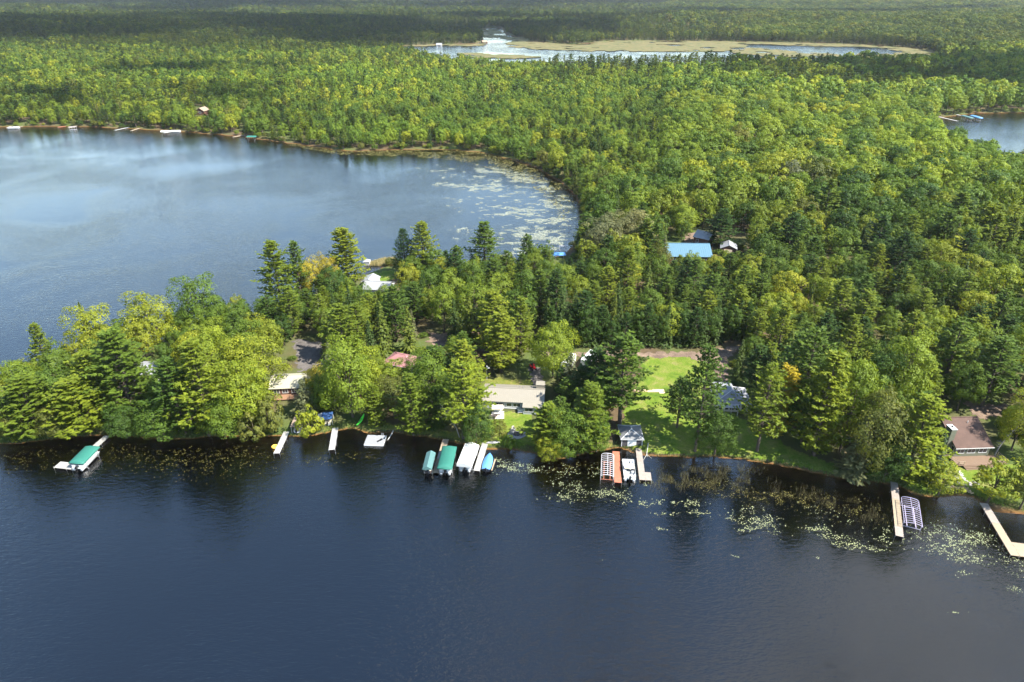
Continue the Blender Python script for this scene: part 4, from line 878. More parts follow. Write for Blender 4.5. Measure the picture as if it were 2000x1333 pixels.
PROTO = {}
def measured(V): return float(np.percentile(V[:, 2], 99.8)), float(np.percentile(np.hypot(V[:, 0], V[:, 1]), 97))
def proto(kind, fn, seeds, **kw):
    for s in seeds:
        (V, F, T), (TV, TF), H, R = fn(s, **kw)
        H, R = measured(V)
        PROTO.setdefault(kind, []).append((np_mesh('crown', V, F, ['leaf'], {'tone': T}), np_mesh('trunk', TV, TF, ['bark'], smooth=True), H, R))
proto('broad', broadleaf, (11, 12, 13, 14), base=.14, ncl=64, nlf=68, size=.22); proto('broad', broadleaf, (15,), H=14, R=5, ncl=72, nlf=68, base=.10, size=.22)
proto('broad_hero', broadleaf, (111, 112, 113, 114), base=.10, ncl=105, nlf=92, size=.17, R=4.8)
proto('pine_hero', pine, (141, 142, 143), base=.08, size=.30, sp=.72, nbr=7, ntf=13, nbl=6, R=4.4)
proto('broad_mid', broadleaf, (21, 22, 23, 24), ncl=50, nlf=42, size=.33, base=.16)
proto('pine', pine, (31, 32, 33), base=.10, size=.36, ntf=10, nbl=6, R=4.0); proto('pine', pine, (34,), R=4.6, base=.14, top=.3, size=.36, ntf=10, nbl=6)
proto('pine_high', pine, (131, 132, 133), base=.26, size=.30, sp=.72, nbr=7, ntf=13, nbl=6, R=4.8, top=.22)
proto('pine_mid', pine, (36, 37, 38), sp=.95, nbr=6, ntf=6, nbl=4, size=.62, base=.12, R=4.0)
proto('spruce', spruce, (41, 42, 43))
proto('shrub', broadleaf, (51, 52, 53), H=4.0, R=2.3, ncl=26, nlf=42, size=.20, base=.0)
proto('birch', broadleaf, (55, 56), H=11, R=3.4, ncl=40, nlf=52, size=.22, base=.1)
def dead_proto(s, **k):
    (V, F), H, R = dead_tree(s, **k); return np_mesh('trunk', V, F, ['bark_dead'], smooth=True), H, R

TINT = {'deep': (.046, .086, .013), 'mid': (.080, .130, .015), 'bright': (.134, .182, .016), 'lime': (.190, .216, .018), 'yellow': (.28, .24, .022), 'orange': (.32, .19, .03), 'olive': (.104, .116, .022), 'grey': (.120, .128, .058), 'rust': (.22, .10, .04),
        'pine': (.070, .117, .016), 'pine_y': (.124, .166, .016), 'pine_d': (.037, .075, .015), 'spruce': (.045, .076, .016), 'spruce_l': (.090, .124, .018), 'blue': (.060, .090, .040)}
# ------------------------------------------------------------------ placing the trees
rng = np.random.RandomState(2024)
def place_tree(kind, x, y, z, h, rad, tint, label, group=None, cat='tree', name=None, rz=None, variant=None, bark=None):
    pl = PROTO[kind]; v = pl[(variant if variant is not None else rng.randint(len(pl))) % len(pl)]
    crown, trunk, H, R = v
    nm = name or {'broad': 'broadleaf_tree', 'broad_mid': 'broadleaf_tree', 'pine': 'pine_tree', 'pine_high': 'pine_tree', 'pine_hero': 'pine_tree', 'broad_hero': 'broadleaf_tree', 'pine_mid': 'pine_tree', 'spruce': 'spruce_tree', 'shrub': 'shrub', 'birch': 'birch_tree'}[kind]
    r = thing(nm, label, cat, (x, y, z), rng.rand()*6.28 if rz is None else rz, group)
    r.scale = (rad/R, rad/R, h/H)
    c = link('crown', crown, r); c.color = (*TINT[tint], 1) if isinstance(tint, str) else (*tint, 1)
    t = link('trunk' if kind != 'shrub' else 'stem', trunk, r)
    if bark: t.material_slots[0].link = 'OBJECT'; t.material_slots[0].material = M[bark]
    return r
# trees that stand out in the photograph: kind, x of the crown, y of its top, y of its foot, crown width, tint, label
HERO = [
 ('pine', 165, 742, 846, 112, 'pine_y', 'white pine with layered boughs beside the shore end of the leftmost dock'),
 ('pine', 80, 735, 850, 115, 'pine_y', 'bushy pine on the left shore, left of the pine beside the leftmost dock'),
 ('broad', 25, 790, 857, 75, 'olive', 'low olive tree overhanging the water at the left picture edge'),
 ('broad', 118, 792, 856, 70, 'olive', 'small olive broadleaf tree at the water left of the leftmost dock'),
 ('broad', 12, 722, 815, 90, 'lime', 'yellow green tree at the left picture edge'),
 ('broad', 62, 700, 800, 80, 'bright', 'bright tree on the far bank at the left end of the point'),
 ('pine', 262, 648, 815, 125, 'pine', 'broad olive green pine standing in front of the hidden white cottage'),
 ('pine', 200, 690, 822, 90, 'pine_y', 'pale feathery pine above the leftmost dock'),
 ('broad', 250, 792, 856, 70, 'deep', 'dark shoreline tree just right of the leftmost dock'),
 ('broad', 310, 792, 860, 95, 'mid', 'rounded green tree drooping over the left shore'),
 ('pine', 362, 700, 846, 90, 'pine', 'slender pine right of the rounded tree drooping over the left shore'),
 ('pine', 410, 668, 850, 110, 'pine_y', 'yellowish pine with level boughs on the left shore'),
 ('broad', 440, 768, 856, 90, 'mid', 'full green tree at the water between leftmost dock and grey dock'),
 ('broad', 488, 700, 830, 110, 'bright', 'bright rounded tree left of the cream roofed cottage'),
 ('broad', 505, 655, 770, 115, 'lime', 'sunlit lime tree behind the cream roofed cottage'),
 ('broad', 430, 640, 770, 100, 'bright', 'light green tree deep in the point left of the gravel yard'),
 ('shrub', 532, 775, 846, 66, 'olive', 'olive bush above the grey dock with yellow tube'),
 ('shrub', 606, 795, 848, 58, 'lime', 'yellowish bush between the brown boat shelter and blue boat shelter'),
 ('spruce', 600, 742, 815, 52, 'grey', 'thin greyish spruce in front of the cream roofed cottage'),
 ('shrub', 500, 800, 856, 60, 'olive', 'dull green bush at the water left of the grey dock'),
 ('broad', 690, 662, 815, 120, 'bright', 'large sunlit tree right of the cream roofed cottage'),
 ('broad', 655, 720, 805, 85, 'mid', 'green tree behind the blue boat shelter'),
 ('broad', 622, 712, 775, 50, 'yellow', 'small yellow tree against the cream roof'),
 ('pine', 735, 752, 832, 46, 'pine_y', 'young yellowish pine right of the lime kayak'),
 ('pine', 808, 730, 850, 70, 'pine_y', 'tall slim pine on the bank left of the dead leaning tree'),
 ('broad', 770, 735, 815, 80, 'olive', 'olive tree in front of the pink roof'),
 ('broad', 845, 690, 800, 95, 'mid', 'green tree right of the pink roof'),
 ('pine_high', 905, 706, 858, 112, 'bright', 'big bright green pine at the left end of the beige roofed house'),
 ('broad', 930, 785, 872, 70, 'deep', 'dark bush like tree on the bank left of the lawn'),
 ('shrub', 995, 848, 879, 26, 'mid', 'small round bush at the water below the fire pit'),
 ('birch', 977, 814, 862, 34, 'olive', 'thin young tree on the lawn in front of the beige house'),
 ('broad', 1080, 630, 738, 100, 'bright', 'big light green oak behind the chimney of the beige house'),
 ('spruce', 1112, 690, 770, 46, 'grey', 'greyish spruce right of the chimney of the beige house'),
 ('pine_high', 1210, 655, 828, 114, 'pine', 'large spreading pine left of the open lawn'),
 ('pine', 1160, 684, 800, 80, 'pine_d', 'darker pine left of the large spreading pine'),
 ('pine', 1068, 790, 880, 78, 'pine_y', 'pine at the right end of the beige roof, near the lawn'),
 ('broad', 1105, 800, 894, 90, 'mid', 'green tree leaning over the water right of the fire pit'),
 ('broad', 1075, 845, 899, 60, 'lime', 'yellowish waterside tree right of the fire pit'),
 ('pine', 1148, 750, 884, 88, 'pine_y', 'light green pine left of the boathouse'),
 ('broad', 1165, 810, 883, 66, 'mid', 'leafy tree at the shore left of the boathouse'),
 ('pine_high', 1357, 676, 882, 94, 'pine', 'tallest pine in the middle of the lawn by the water'),
 ('pine_high', 1322, 738, 836, 72, 'pine', 'smaller pine with bare forked trunk on the lawn'),
 ('broad', 1395, 800, 888, 80, 'deep', 'dark leafy tree under the tallest lawn pine'),
 ('pine_high', 1478, 712, 882, 100, 'pine_y', 'yellow green pine right of the grey hip roofed cottage'),
 ('pine', 1515, 715, 850, 80, 'yellow', 'golden topped pine behind the grey hip roofed cottage'),
 ('pine_high', 1550, 640, 835, 115, 'pine', 'tall bare trunked pine right of the dirt drive'),
 ('pine', 1590, 690, 890, 110, 'pine_y', 'full pine on the lawn edge above the reed bed'),
 ('broad', 1640, 690, 880, 100, 'bright', 'light green tree at the right end of the lawn'),
 ('broad', 1690, 760, 925, 120, 'olive', 'broad pale tree at the shore right of the lawn'),
 ('spruce', 1662, 815, 935, 66, 'grey', 'drooping grey green spruce at the water right of the lawn'),
 ('pine', 1766, 775, 938, 108, 'bright', 'big rounded bright pine left of the brown roofed house'),
 ('broad', 1725, 845, 940, 90, 'deep', 'dark tree at the foot of the straight tan dock'),
 ('spruce', 1815, 850, 940, 44, 'blue', 'thin silvery spruce against the brown house deck'),
 ('broad', 1745, 650, 800, 110, 'bright', 'light crowned tree in the woods behind the brown roofed house'),
 ('broad', 1700, 680, 800, 90, 'deep', 'dark tree in the woods left behind the brown roofed house'),
 ('spruce', 1787, 718, 795, 44, 'spruce', 'pointed spruce behind the brown roofed house'),
 ('pine_high', 1915, 660, 795, 110, 'pine', 'tall pine behind the brown roofed house'),
 ('broad', 1868, 705, 803, 66, 'mid', 'narrow tree directly behind the brown roof'),
 ('birch', 1832, 898, 968, 72, 'lime', 'yellow green birch at the water left of the small beach'),
 ('birch', 1925, 893, 985, 88, 'lime', 'yellow birch at the water right of the small beach'),
 ('broad', 1990, 875, 995, 80, 'olive', 'dark olive tree at the right picture edge by the L shaped dock'),
 ('broad', 1975, 770, 880, 80, 'lime', 'yellowish tree right of the brown roofed house'),
 ('pine', 680, 446, 566, 78, 'lime', 'golden pine standing alone against the upper lake'),
 ('pine', 828, 434, 545, 62, 'pine_y', 'tall pine on the upper lake bank, right of its darker twin'),
 ('pine', 792, 448, 542, 46, 'pine_d', 'dark pine on the upper lake bank left of its taller twin'),
 ('pine', 946, 434, 535, 62, 'pine', 'lone conical pine on the cove bank'),
 ('pine', 552, 470, 612, 76, 'pine_y', 'pine with layered boughs at the wide end of the point'),
 ('pine', 592, 472, 600, 52, 'pine', 'second pine from the wide end of the point towards the golden pine'),
 ('broad', 612, 500, 590, 54, 'yellow', 'yellow tree left of the golden pine'),
 ('broad', 643, 494, 580, 48, (.27, .22, .025), 'amber tree left of the golden pine'),
 ('broad', 655, 520, 600, 70, 'deep', 'dark tree below the amber tree on the point'),
 ('broad', 400, 540, 660, 100, 'mid', 'round topped tree on the far bank of the point'),
 ('broad', 310, 568, 690, 100, 'lime', 'sunlit round tree on the far bank left of the round topped tree'),
 ('broad', 200, 600, 720, 100, 'lime', 'yellow green tree on the far bank above the hidden white cottage'),
 ('spruce', 190, 592, 705, 34, 'spruce_l', 'narrow spruce poking above the far bank of the point'),
 ('pine', 105, 633, 752, 50, 'pine_y', 'leaning yellowish pine on the far bank of the point'),
 ('broad', 712, 557, 616, 46, 'mid', 'green tree whose top meets the pale roof, left end'),
 ('broad', 758, 556, 620, 50, 'bright', 'light tree whose top covers the right end of the pale roof'),
 ('broad', 806, 694, 765, 48, 'mid', 'green tree covering the right end of the pink roof'),
 ('pine', 1405, 408, 482, 56, 'pine_d', 'dark pine leaning over the brown shed'),
 ('broad', 1330, 398, 462, 66, 'bright', 'light green tree behind the blue roofed barn'),
 ('pine', 1145, 340, 400, 34, 'pine_y', 'yellowish pine at the tip of the cove shore'),
 ('broad', 1230, 408, 500, 100, 'grey', 'large greyish tree left of the blue roofed barn'),
 ('broad', 1175, 420, 510, 90, 'grey', 'pale grey green tree at the cove shore'),
]
hero_xy = []
for kind, px, yt, yb, wpx, tint, label in HERO:
    p = land(px, yb)
    _, _, dep = proj(p.x, p.y, p.z)
    # height of the top: the point above the foot seen at yt
    hs = np.linspace(.5, 34, 400); _, py, _ = proj(np.full(400, p.x), np.full(400, p.y), p.z+hs)
    h = float(hs[np.argmin(abs(py-yt))]); rad = wpx/2*float(dep)/FPX*1.04
    place_tree({'pine': 'pine_hero', 'broad': 'broad_hero'}.get(kind, kind), p.x, p.y, p.z, h, rad, tint, label, cat='shrub' if kind == 'shrub' else 'tree')
    hero_xy.append((p.x, p.y, rad))
hero_xy = np.array(hero_xy)
for i, (px, yb, h, lean, label) in enumerate([(898, 855, 9, -.45, 'dead leaning tree with bare pale branches on the bank'), (1942, 890, 7.5, .35, 'bare white trunk leaning right of the brown house deck'), (625, 640, 12, .05, 'bare silvery dead tree top below the amber tree on the point'),
                                              (350, 842, 9, .0, 'grey dead tree among the pines on the left shore'), (1672, 900, 9, .05, 'grey leafless tree inside the trees right of the lawn'), (1310, 440, 9, .0, 'dead grey tree left of the blue roofed barn'), (920, 530, 9, .0, 'bare dead spire left of the lone conical pine')]):
    me, H, R = dead_proto(70+i, H=h, lean=lean, n=22 if i == 1 else 46, R=1.0 if i == 1 else 2.2); p = land(px, yb)
    r = thing('dead_tree', label, 'tree', p); link('trunk', me, r)

for i, px in enumerate(np.linspace(1066, 1450, 34)):
    p = land(px+rng.uniform(-4, 4), (678 if px < 1380 else 670-(px-1380)*.12)-rng.uniform(0, 7)); k_ = ('spruce', 'pine', 'spruce', 'broad')[i % 4]; hh = rng.uniform(8.5, 12.5)
    place_tree(k_, p.x, p.y, p.z, hh, hh*{'spruce': .20, 'pine': .24, 'broad': .27}[k_], {'spruce': 'spruce', 'pine': 'pine_d', 'broad': 'deep'}[k_], {'spruce': 'dark spruce', 'pine': 'dark pine', 'broad': 'dark broadleaf tree'}[k_]+' at the wood edge facing the dirt road', {'spruce': 'dark spruces', 'pine': 'dark pines', 'broad': 'dark broadleaf trees'}[k_]+' at the wood edge facing the dirt road')
# places that stay open to view: x0, y0, x1, y1, y of the foot of what is seen there
KEEP = [(950, 733, 1068, 806, 740), (940, 800, 1045, 885, 800), (1255, 690, 1335, 765, 690), (1225, 760, 1305, 885, 760), (1200, 818, 1262, 890, 820), (1130, 676, 1428, 700, 678), (1394, 690, 1422, 756, 690),
        (1398, 750, 1440, 800, 760), (541, 722, 590, 775, 730), (764, 690, 800, 704, 700), (580, 668, 626, 716, 670), (1820, 803, 1945, 912, 808), (704, 541, 756, 556, 545), (720, 500, 768, 548, 520), (1312, 470, 1388, 492, 472), (1354, 450, 1437, 486, 455),
        (388, 206, 409, 222, 210), (1082, 484, 1112, 503, 484), (1098, 690, 1168, 712, 695), (1032, 706, 1050, 724, 712), (1034, 720, 1062, 748, 720), (1840, 945, 1900, 975, 940), (1305, 800, 1330, 850, 800), (1265, 800, 1300, 890, 800), (1540, 870, 1640, 925, 870), (840, 650, 870, 668, 655), (1895, 790, 1945, 812, 795), (620, 800, 655, 830, 800), (565, 808, 595, 845, 810), (695, 805, 720, 830, 805), (1835, 226, 1895, 246, 226), (1885, 226, 1965, 268, 226), (1945, 226, 2010, 290, 226)]
FOOT = [((1005, 790), 10, 7), ((565, 765), 8, 6), ((785, 722), 6, 6), ((1425, 790), 7, 7), ((1885, 870), 8, 9), ((735, 570), 9, 7), ((1348, 507), 10, 7), ((1372, 475), 5, 5), ((1420, 492), 5, 5), ((1235, 862), 5, 5), ((290, 740), 6, 5), ((1110, 715), 5, 4), ((1157, 710), 5, 4), ((397, 224), 8, 7), ((-5, 790), 7, 5)]
FOOT = [(G(*a, 1.5)[:2], rx, ry) for a, rx, ry in FOOT]
NOTREE = [GP(q, 1.5) for q in ([(1255, 690), (1340, 690), (1400, 712), (1400, 760), (1430, 800), (1520, 845), (1600, 880), (1655, 905), (1660, 945), (1450, 905), (1230, 885), (1195, 868), (1205, 800), (1235, 755)], [(945, 800), (1045, 803), (1062, 850), (1055, 872), (1000, 880), (935, 872), (935, 830)],
                                 [(1050, 680), (1440, 668), (1455, 690), (1428, 702), (1428, 760), (1392, 760), (1392, 712), (1050, 702)], [(572, 660), (628, 665), (632, 720), (585, 724)], [(720, 524), (775, 520), (775, 548), (720, 552)], [(940, 735), (1065, 735), (1065, 775), (940, 775)], [(1030, 708), (1055, 708), (1068, 750), (1038, 750)],
                                 [(1765, 945), (1805, 925), (1835, 900), (1995, 900), (1995, 980), (1930, 985), (1830, 972), (1780, 960)], [(1880, 782), (2010, 792), (2010, 822), (1900, 815)])]
def conifer_share(px, py, n1):
    """share of conifers in the stand that grows here, raised in the far band in place of cloud shade"""
    c = np.full(px.shape, .35)
    c = np.where((py > 470) & (px > 930) & (px < 1470), .66, c)
    c = np.where((py > 440) & (px >= 1470), .52, c)
    c = np.where((py <= 440) & (px >= 1380), .10, c)
    c = np.where((px < 560) & (py > 500), .35, c)
    c = np.where((px >= 560) & (px <= 930) & (py > 470), .42, c)
    c = np.where((py <= 470) & (px < 1380) & (py > 190), .45, c)
    c = np.where((py <= 260) & (px < 720), .45, c)
    c = np.where((py <= 190) & (py > 135), .38, c)
    c = np.where((py <= 150) & (px > 1080) & (px < 1850), .85, c)
    c = np.where((py <= 190) & (px > 1500) & (py > 120), .75, c)
    c = np.where((py <= 115), .75, c)  # far band set mostly to dark conifers, imitating cloud shade by colour
    c = np.where((py <= 80) & (px > 1450), .40, c)
    return np.clip(c+n1*.35, 0.02, .98)
def scatter(y0, y1, sp0, sp1):
    pts = []; y = y0
    while y < y1:
        t = (y-y0)/(y1-y0); s = sp0+(sp1-sp0)*t
        hw = (y*FW[1]+CAM_H*.46)*.78+25
        n = int(2*hw/s); xs = np.linspace(-hw, hw, n)
        pts.append(np.stack([xs+rng.uniform(-.46, .46, n)*s, y+rng.uniform(-.46, .46, n)*s], 1)); y += s*.92
    return np.vstack(pts)
cand = np.vstack([scatter(118, 330, 4.0, 4.3), scatter(330, 700, 4.4, 5.0), scatter(700, 1500, 5.4, 7.4), scatter(1500, 2600, 10, 13), scatter(2600, 5200, 17, 30), scatter(5200, 9500, 45, 70)])
sd = water_sd(cand)
ok = sd > np.where(cand[:, 1] < 330, 2.2, 1.5)
for q in NOTREE: ok &= ~inside(cand, q)
for (cx, cy_), rx, ry in FOOT: ok &= (abs(cand[:, 0]-cx) > rx) | (abs(cand[:, 1]-cy_) > ry)
ok &= ~((sd < 9) & inside(cand, LAKE_FAR))
near = cand[:, 1] < 330
d2 = np.full(len(cand), 1e9); dn = cand[near]
d2[near] = (np.sqrt(((dn[:, None, :]-hero_xy[None, :, :2])**2).sum(2))-hero_xy[None, :, 2]*.62).min(1)
ok &= d2 > 0
cand = cand[ok]; sd = sd[ok]; zz = height_sd(cand, sd)
gpx, gpy, dep = proj(cand[:, 0], cand[:, 1], zz)
n1 = vnoise(cand, 60, 21); n2 = vnoise(cand, 34, 22); n3 = vnoise(cand, 140, 23)
con = rng.rand(len(cand)) < conifer_share(gpx, gpy, np.clip(n1*.8+n3*1.1, -1, 1))
dense = (gpy > 470) & (gpx > 930) & (gpx < 1470)
spr = con & (rng.rand(len(cand)) < np.where(dense, .42, np.where((gpy < 470) & (gpx < 1380), .62, .38)))
kind = np.where(spr, 2, np.where(con, 1, 0))
D = cand[:, 1]
h = np.where(kind == 0, rng.uniform(9.5, 15, len(cand)), np.where(kind == 1, rng.uniform(10.5, 18.5, len(cand)), rng.uniform(8, 14.5, len(cand))))
h *= 1+.17*n2+.10*vnoise(cand, 12, 77)
h = np.where((gpx < 560) & (gpy > 500), h*.86, h); h = np.where((gpx >= 540) & (gpx < 1010) & (gpy > 480) & (sd < 26) & (gpy < 640), h*.74, h); h = np.where(dense, h*.90, h); h = np.where((sd < 7) & (D < 330), h*.72, h)
big = (kind == 0) & (gpy <= 440) & (gpx > 1300); h = np.where(big, h*1.2, h)
rad = np.where(kind == 0, h*rng.uniform(.30, .40, len(cand)), np.where(kind == 1, h*rng.uniform(.23, .31, len(cand)), h*rng.uniform(.17, .22, len(cand))))
rad = np.where(big, rad*1.2, rad)
rad = np.where((D > 330) & ~big, rad*.86, rad); h = np.where((D > 330) & ~big, h*.84, h); grow = np.interp(D, [0, 700, 1500, 2600, 5200, 9500], [1, 1.0, 1.15, 1.8, 3.4, 8]); rad = rad*grow; h = h*np.minimum(1.25, grow**.25)
txp, typ_, _ = proj(cand[:, 0], cand[:, 1], zz+h)
wpx = rad*FPX/dep*.85
ok = np.ones(len(cand), bool)
def hidden(h_, w_):
    _, ty, _ = proj(cand[:, 0], cand[:, 1], zz+h_); bad = np.zeros(len(cand), bool)
    for x0, y0, x1, y1, yf in KEEP: bad |= (gpx+w_ > x0) & (gpx-w_ < x1) & (gpy > yf) & (ty < y1)
    return bad
for f in (.62, .36, .18):       # saplings where a full tree would stand in front of what is seen
    bad = hidden(h, rad*FPX/dep*.85); h = np.where(bad, h*f/(1 if f == .62 else .6), h); rad = np.where(bad, rad*(.74 if f > .2 else .6), rad)
ok &= ~hidden(h, rad*FPX/dep*.85)
_, typ_, _ = proj(cand[:, 0], cand[:, 1], zz+h); wpx = rad*FPX/dep*.85
# crowns crowd each other only so far
grid = {}; gc = 9.0; ids = np.where(ok & (D < 1000))[0]; ids = ids[np.argsort(-rad[ids]*(.6+.8*rng.rand(len(ids))))]
cxl = cand[:, 0].tolist(); cyl = cand[:, 1].tolist(); rdl = rad.tolist()
for i in ids.tolist():
    x_, y_, r_ = cxl[i], cyl[i], rdl[i]; gx_, gy_ = int(x_//gc), int(y_//gc); good = True
    for a_ in (-1, 0, 1):
        for b_ in (-1, 0, 1):
            for j in grid.get((gx_+a_, gy_+b_), ()):
                m_ = .66*(r_+rdl[j])
                if (x_-cxl[j])**2+(y_-cyl[j])**2 < m_*m_: good = False; break
            if not good: break
        if not good: break
    if good: grid.setdefault((gx_, gy_), []).append(i)
    else: ok[i] = False
# stand-level and single-tree colour
names = {0: (['deep', 'mid', 'bright', 'lime', 'olive', 'grey', 'yellow', 'orange', 'rust'], [.17, .32, .27, .155, .06, .02, .010, .004, .002]),
         1: (['pine', 'pine_y', 'pine_d', 'bright'], [.46, .30, .16, .08]), 2: (['spruce', 'spruce_l', 'grey', 'blue'], [.50, .36, .08, .06])}
tint = np.zeros((len(cand), 3)); tname = np.empty(len(cand), object)
for k in (0, 1, 2):
    s = np.where(kind == k)[0]; nm, pr = names[k]; pr = np.array(pr)
    u = np.clip(rng.rand(len(s))*.75+.25*(n2[s]*.5+.5), 0, .9999); ci = np.searchsorted(np.cumsum(pr/pr.sum()), u)
    pal = np.array([TINT[q] for q in nm]); tint[s] = pal[ci]; tname[s] = np.array(nm, object)[ci]
zone_tone_shade = np.where((gpx > 650) & (gpy < 430) & (gpy > 130) & (kind == 0), 1.15, 1.0)*np.where(D > 1050, .62, 1.0)*np.where((D > 330) & (kind == 2), .78, 1.0)*np.where((D > 330) & (kind == 1), .85, 1.0)  # stand tones by kind; far tints also darkened in place of cloud shade
stand = (gpx > 1060) & (gpx < 1900) & (gpy < 185) & (gpy > 112) & con; h = np.where(stand, h*1.25, h); zone_tone_shade = np.where(stand, zone_tone_shade*.72, zone_tone_shade)
tint *= (zone_tone_shade*(1+.22*n3))[:, None]*(1+np.outer(n3, [.05, .01, -.10])+np.outer(n1, [.06, 0, 0]))
seen = (gpx+wpx > -5) & (gpx-wpx < 2005) & (typ_ < 1330)
sel = []
for k in (0, 1, 2):
    s = np.where(ok & (kind == k) & seen & (D < 420))[0]; s = s[np.argsort(dep[s])][:{0: 255, 1: 235, 2: 280}[k]]; sel.append(s)
sel = np.concatenate(sel)
ZONES = [(lambda a, b: a < 330 and b > 600, 'at the left end of the narrow point'), (lambda a, b: a < 570 and b > 560, 'on the wide part of the left point'), (lambda a, b: a < 960 and b > 640, 'around the cottages left of the beige house'),
         (lambda a, b: a < 960 and b > 480, 'below the upper lake near the pale roofed house'), (lambda a, b: a < 1250 and b > 700, 'between the beige house and the boathouse'), (lambda a, b: a < 1460 and b > 560, 'in the dense wood behind the dirt road'),
         (lambda a, b: a < 1460 and b > 440, 'in the wood between cove and blue roofed barn'), (lambda a, b: a < 1700 and b > 560, 'in the wood right of the dirt drive'), (lambda a, b: b > 640, 'in the wood around the brown roofed house'),
         (lambda a, b: a > 1460 and b > 480, 'on the wooded right above the brown house'), (lambda a, b: True, 'in the rolling wood beyond the blue roofed barn')]
ADJ = {'deep': 'dark green', 'mid': 'mid green', 'bright': 'light green', 'lime': 'yellow green', 'olive': 'olive green', 'grey': 'greyish', 'yellow': 'yellow', 'orange': 'orange', 'rust': 'rust red', 'pine': 'green', 'pine_y': 'yellowish', 'pine_d': 'dark', 'spruce': 'dark', 'spruce_l': 'light green', 'blue': 'bluish'}
KN = {0: 'broadleaf tree', 1: 'pine', 2: 'spruce'}
for i in sel:
    k = int(kind[i]); ph = next(t for f, t in ZONES if f(gpx[i], gpy[i])); near_ = D[i] < 215
    pk = {0: 'broad' if near_ else 'broad_mid', 1: 'pine' if near_ else 'pine_mid', 2: 'spruce'}[k]
    a = ADJ[tname[i]]; lo_, hi_ = {0: (9.6, 12.6), 1: (11.2, 14.6), 2: (8.4, 11.2)}[k]; a = ('low ' if h[i] < lo_ else 'tall ' if h[i] > hi_ else 'mid sized ')+('wide ' if rad[i]/h[i] > {0: .365, 1: .28, 2: .20}[k] else 'slim ' if rad[i]/h[i] < {0: .325, 1: .25, 2: .185}[k] else '')+a
    place_tree(pk, cand[i, 0], cand[i, 1], zz[i]-.05, h[i], rad[i], tuple(tint[i]), f'{a} {KN[k]} {ph}', f'{a} {KN[k]}s {ph}')
rest = ok.copy(); rest[sel] = False; rest = np.where(rest)[0]
# low growth along every shore: the nearest bushes one by one, the others in the forest mass
SH = np.vstack([FRONT[4:-4], FAR_UP, LAKE_R]); sh = []
for Lk in (FRONT, FAR_UP, np.vstack([LAKE_R, LAKE_R[:1]])):
    for a_, b_ in zip(Lk[:-1], Lk[1:]):
        n = max(1, int(np.linalg.norm(b_-a_)/1.7)); t_ = (np.arange(n)+rng.rand(n))/n; sh.append(a_+(b_-a_)*t_[:, None]+rng.normal(0, 1.3, (n, 2)))
sh = np.vstack(sh); s_ = water_sd(sh); k_ = (s_ > .5) & (s_ < 4.5); sh = sh[k_]; s_ = s_[k_]; shz = height_sd(sh, s_); shx, shy, shd = proj(sh[:, 0], sh[:, 1], shz); shh = rng.uniform(1.2, 3.4, len(sh)); shr = shh*rng.uniform(.5, .75, len(sh))
k_ = np.ones(len(sh), bool)
for q in NOTREE: k_ &= ~inside(sh, q)
_, sty, _ = proj(sh[:, 0], sh[:, 1], shz+shh)
for x0, y0, x1, y1, yf in KEEP+[(1165, 800, 1275, 900, 800), (845, 840, 965, 890, 840), (640, 820, 790, 870, 820), (545, 800, 600, 870, 800), (190, 840, 225, 870, 840), (1735, 935, 1760, 960, 900), (1905, 970, 1935, 1000, 960)]: k_ &= ~((shx+10 > x0) & (shx-10 < x1) & (shy > yf) & (sty < y1))
SHT = ['olive', 'mid', 'bright', 'lime', 'deep', 'olive']; shi = rng.randint(len(SHT), size=len(sh))
front = k_ & (shd < 185) & (shx > -10) & (shx < 2010); fi = np.where(front)[0]; fi = fi[rng.permutation(len(fi))[:110]]
SHZ = [(560, 'along the left shore'), (960, 'along the bank below the cottages'), (1260, 'between the fire pit and boathouse shore'), (9999, 'along the right shore')]
for i in fi:
    ph = next(t for lim, t in SHZ if shx[i] < lim) if shy[i] > 800 else 'on the upper lake side of the point'; a = ADJ[SHT[shi[i]]]
    place_tree('shrub', sh[i, 0], sh[i, 1], shz[i]-.05, shh[i], shr[i], SHT[shi[i]], f'small {a} waterside bush {ph}', f'{a} waterside bushes {ph}', 'shrub')
k_[fi] = False; k_ &= ~(shd < 185); o_ = len(cand)
cand = np.vstack([cand, sh[k_]]); zz = np.r_[zz, shz[k_]]; h = np.r_[h, shh[k_]*1.3]; rad = np.r_[rad, shr[k_]*1.3]; kind = np.r_[kind, np.zeros(k_.sum(), int)]; D = cand[:, 1]; tint = np.vstack([tint, np.array([TINT[SHT[j]] for j in shi[k_]]).reshape(-1, 3)])
rest = np.r_[rest, np.arange(o_, len(cand))]

# the rest of the forest, too many to pick out: one object per stand
far_col = bpy.data.collections.new('forest_stock'); pi = {}
def stock(key, gen, seeds, **kw):
    for s in seeds:
        (V, F, T), (TV, TF), H, R = gen(s, **kw)
        H, R = measured(V); VV = np.vstack([V, TV]); F2 = TF+len(V); T2 = np.concatenate([T, np.zeros(len(TV))])
        me = np_mesh('tree', VV*np.array([1/R, 1/R, 1/H]), np.vstack([F, F2]), ['leaf_far', 'bark'], {'tone': T2}, matidx=np.r_[np.zeros(len(F)), np.ones(len(F2))])
        n = sum(len(v) for v in pi.values()); o = bpy.data.objects.new('stock_%03d' % n, me); far_col.objects.link(o); pi.setdefault(key, []).append(n)
stock('b0', broadleaf, (81, 82, 83, 84, 98), ncl=60, nlf=40, size=.36, R=5.2, base=.16); stock('p0', pine, (85, 86, 87), sp=1.15, nbr=5, ntf=5, nbl=3, size=.74); stock('s0', spruce, (88, 89), sp=.75, nbr=6, ntf=3, nbl=2, size=.66)
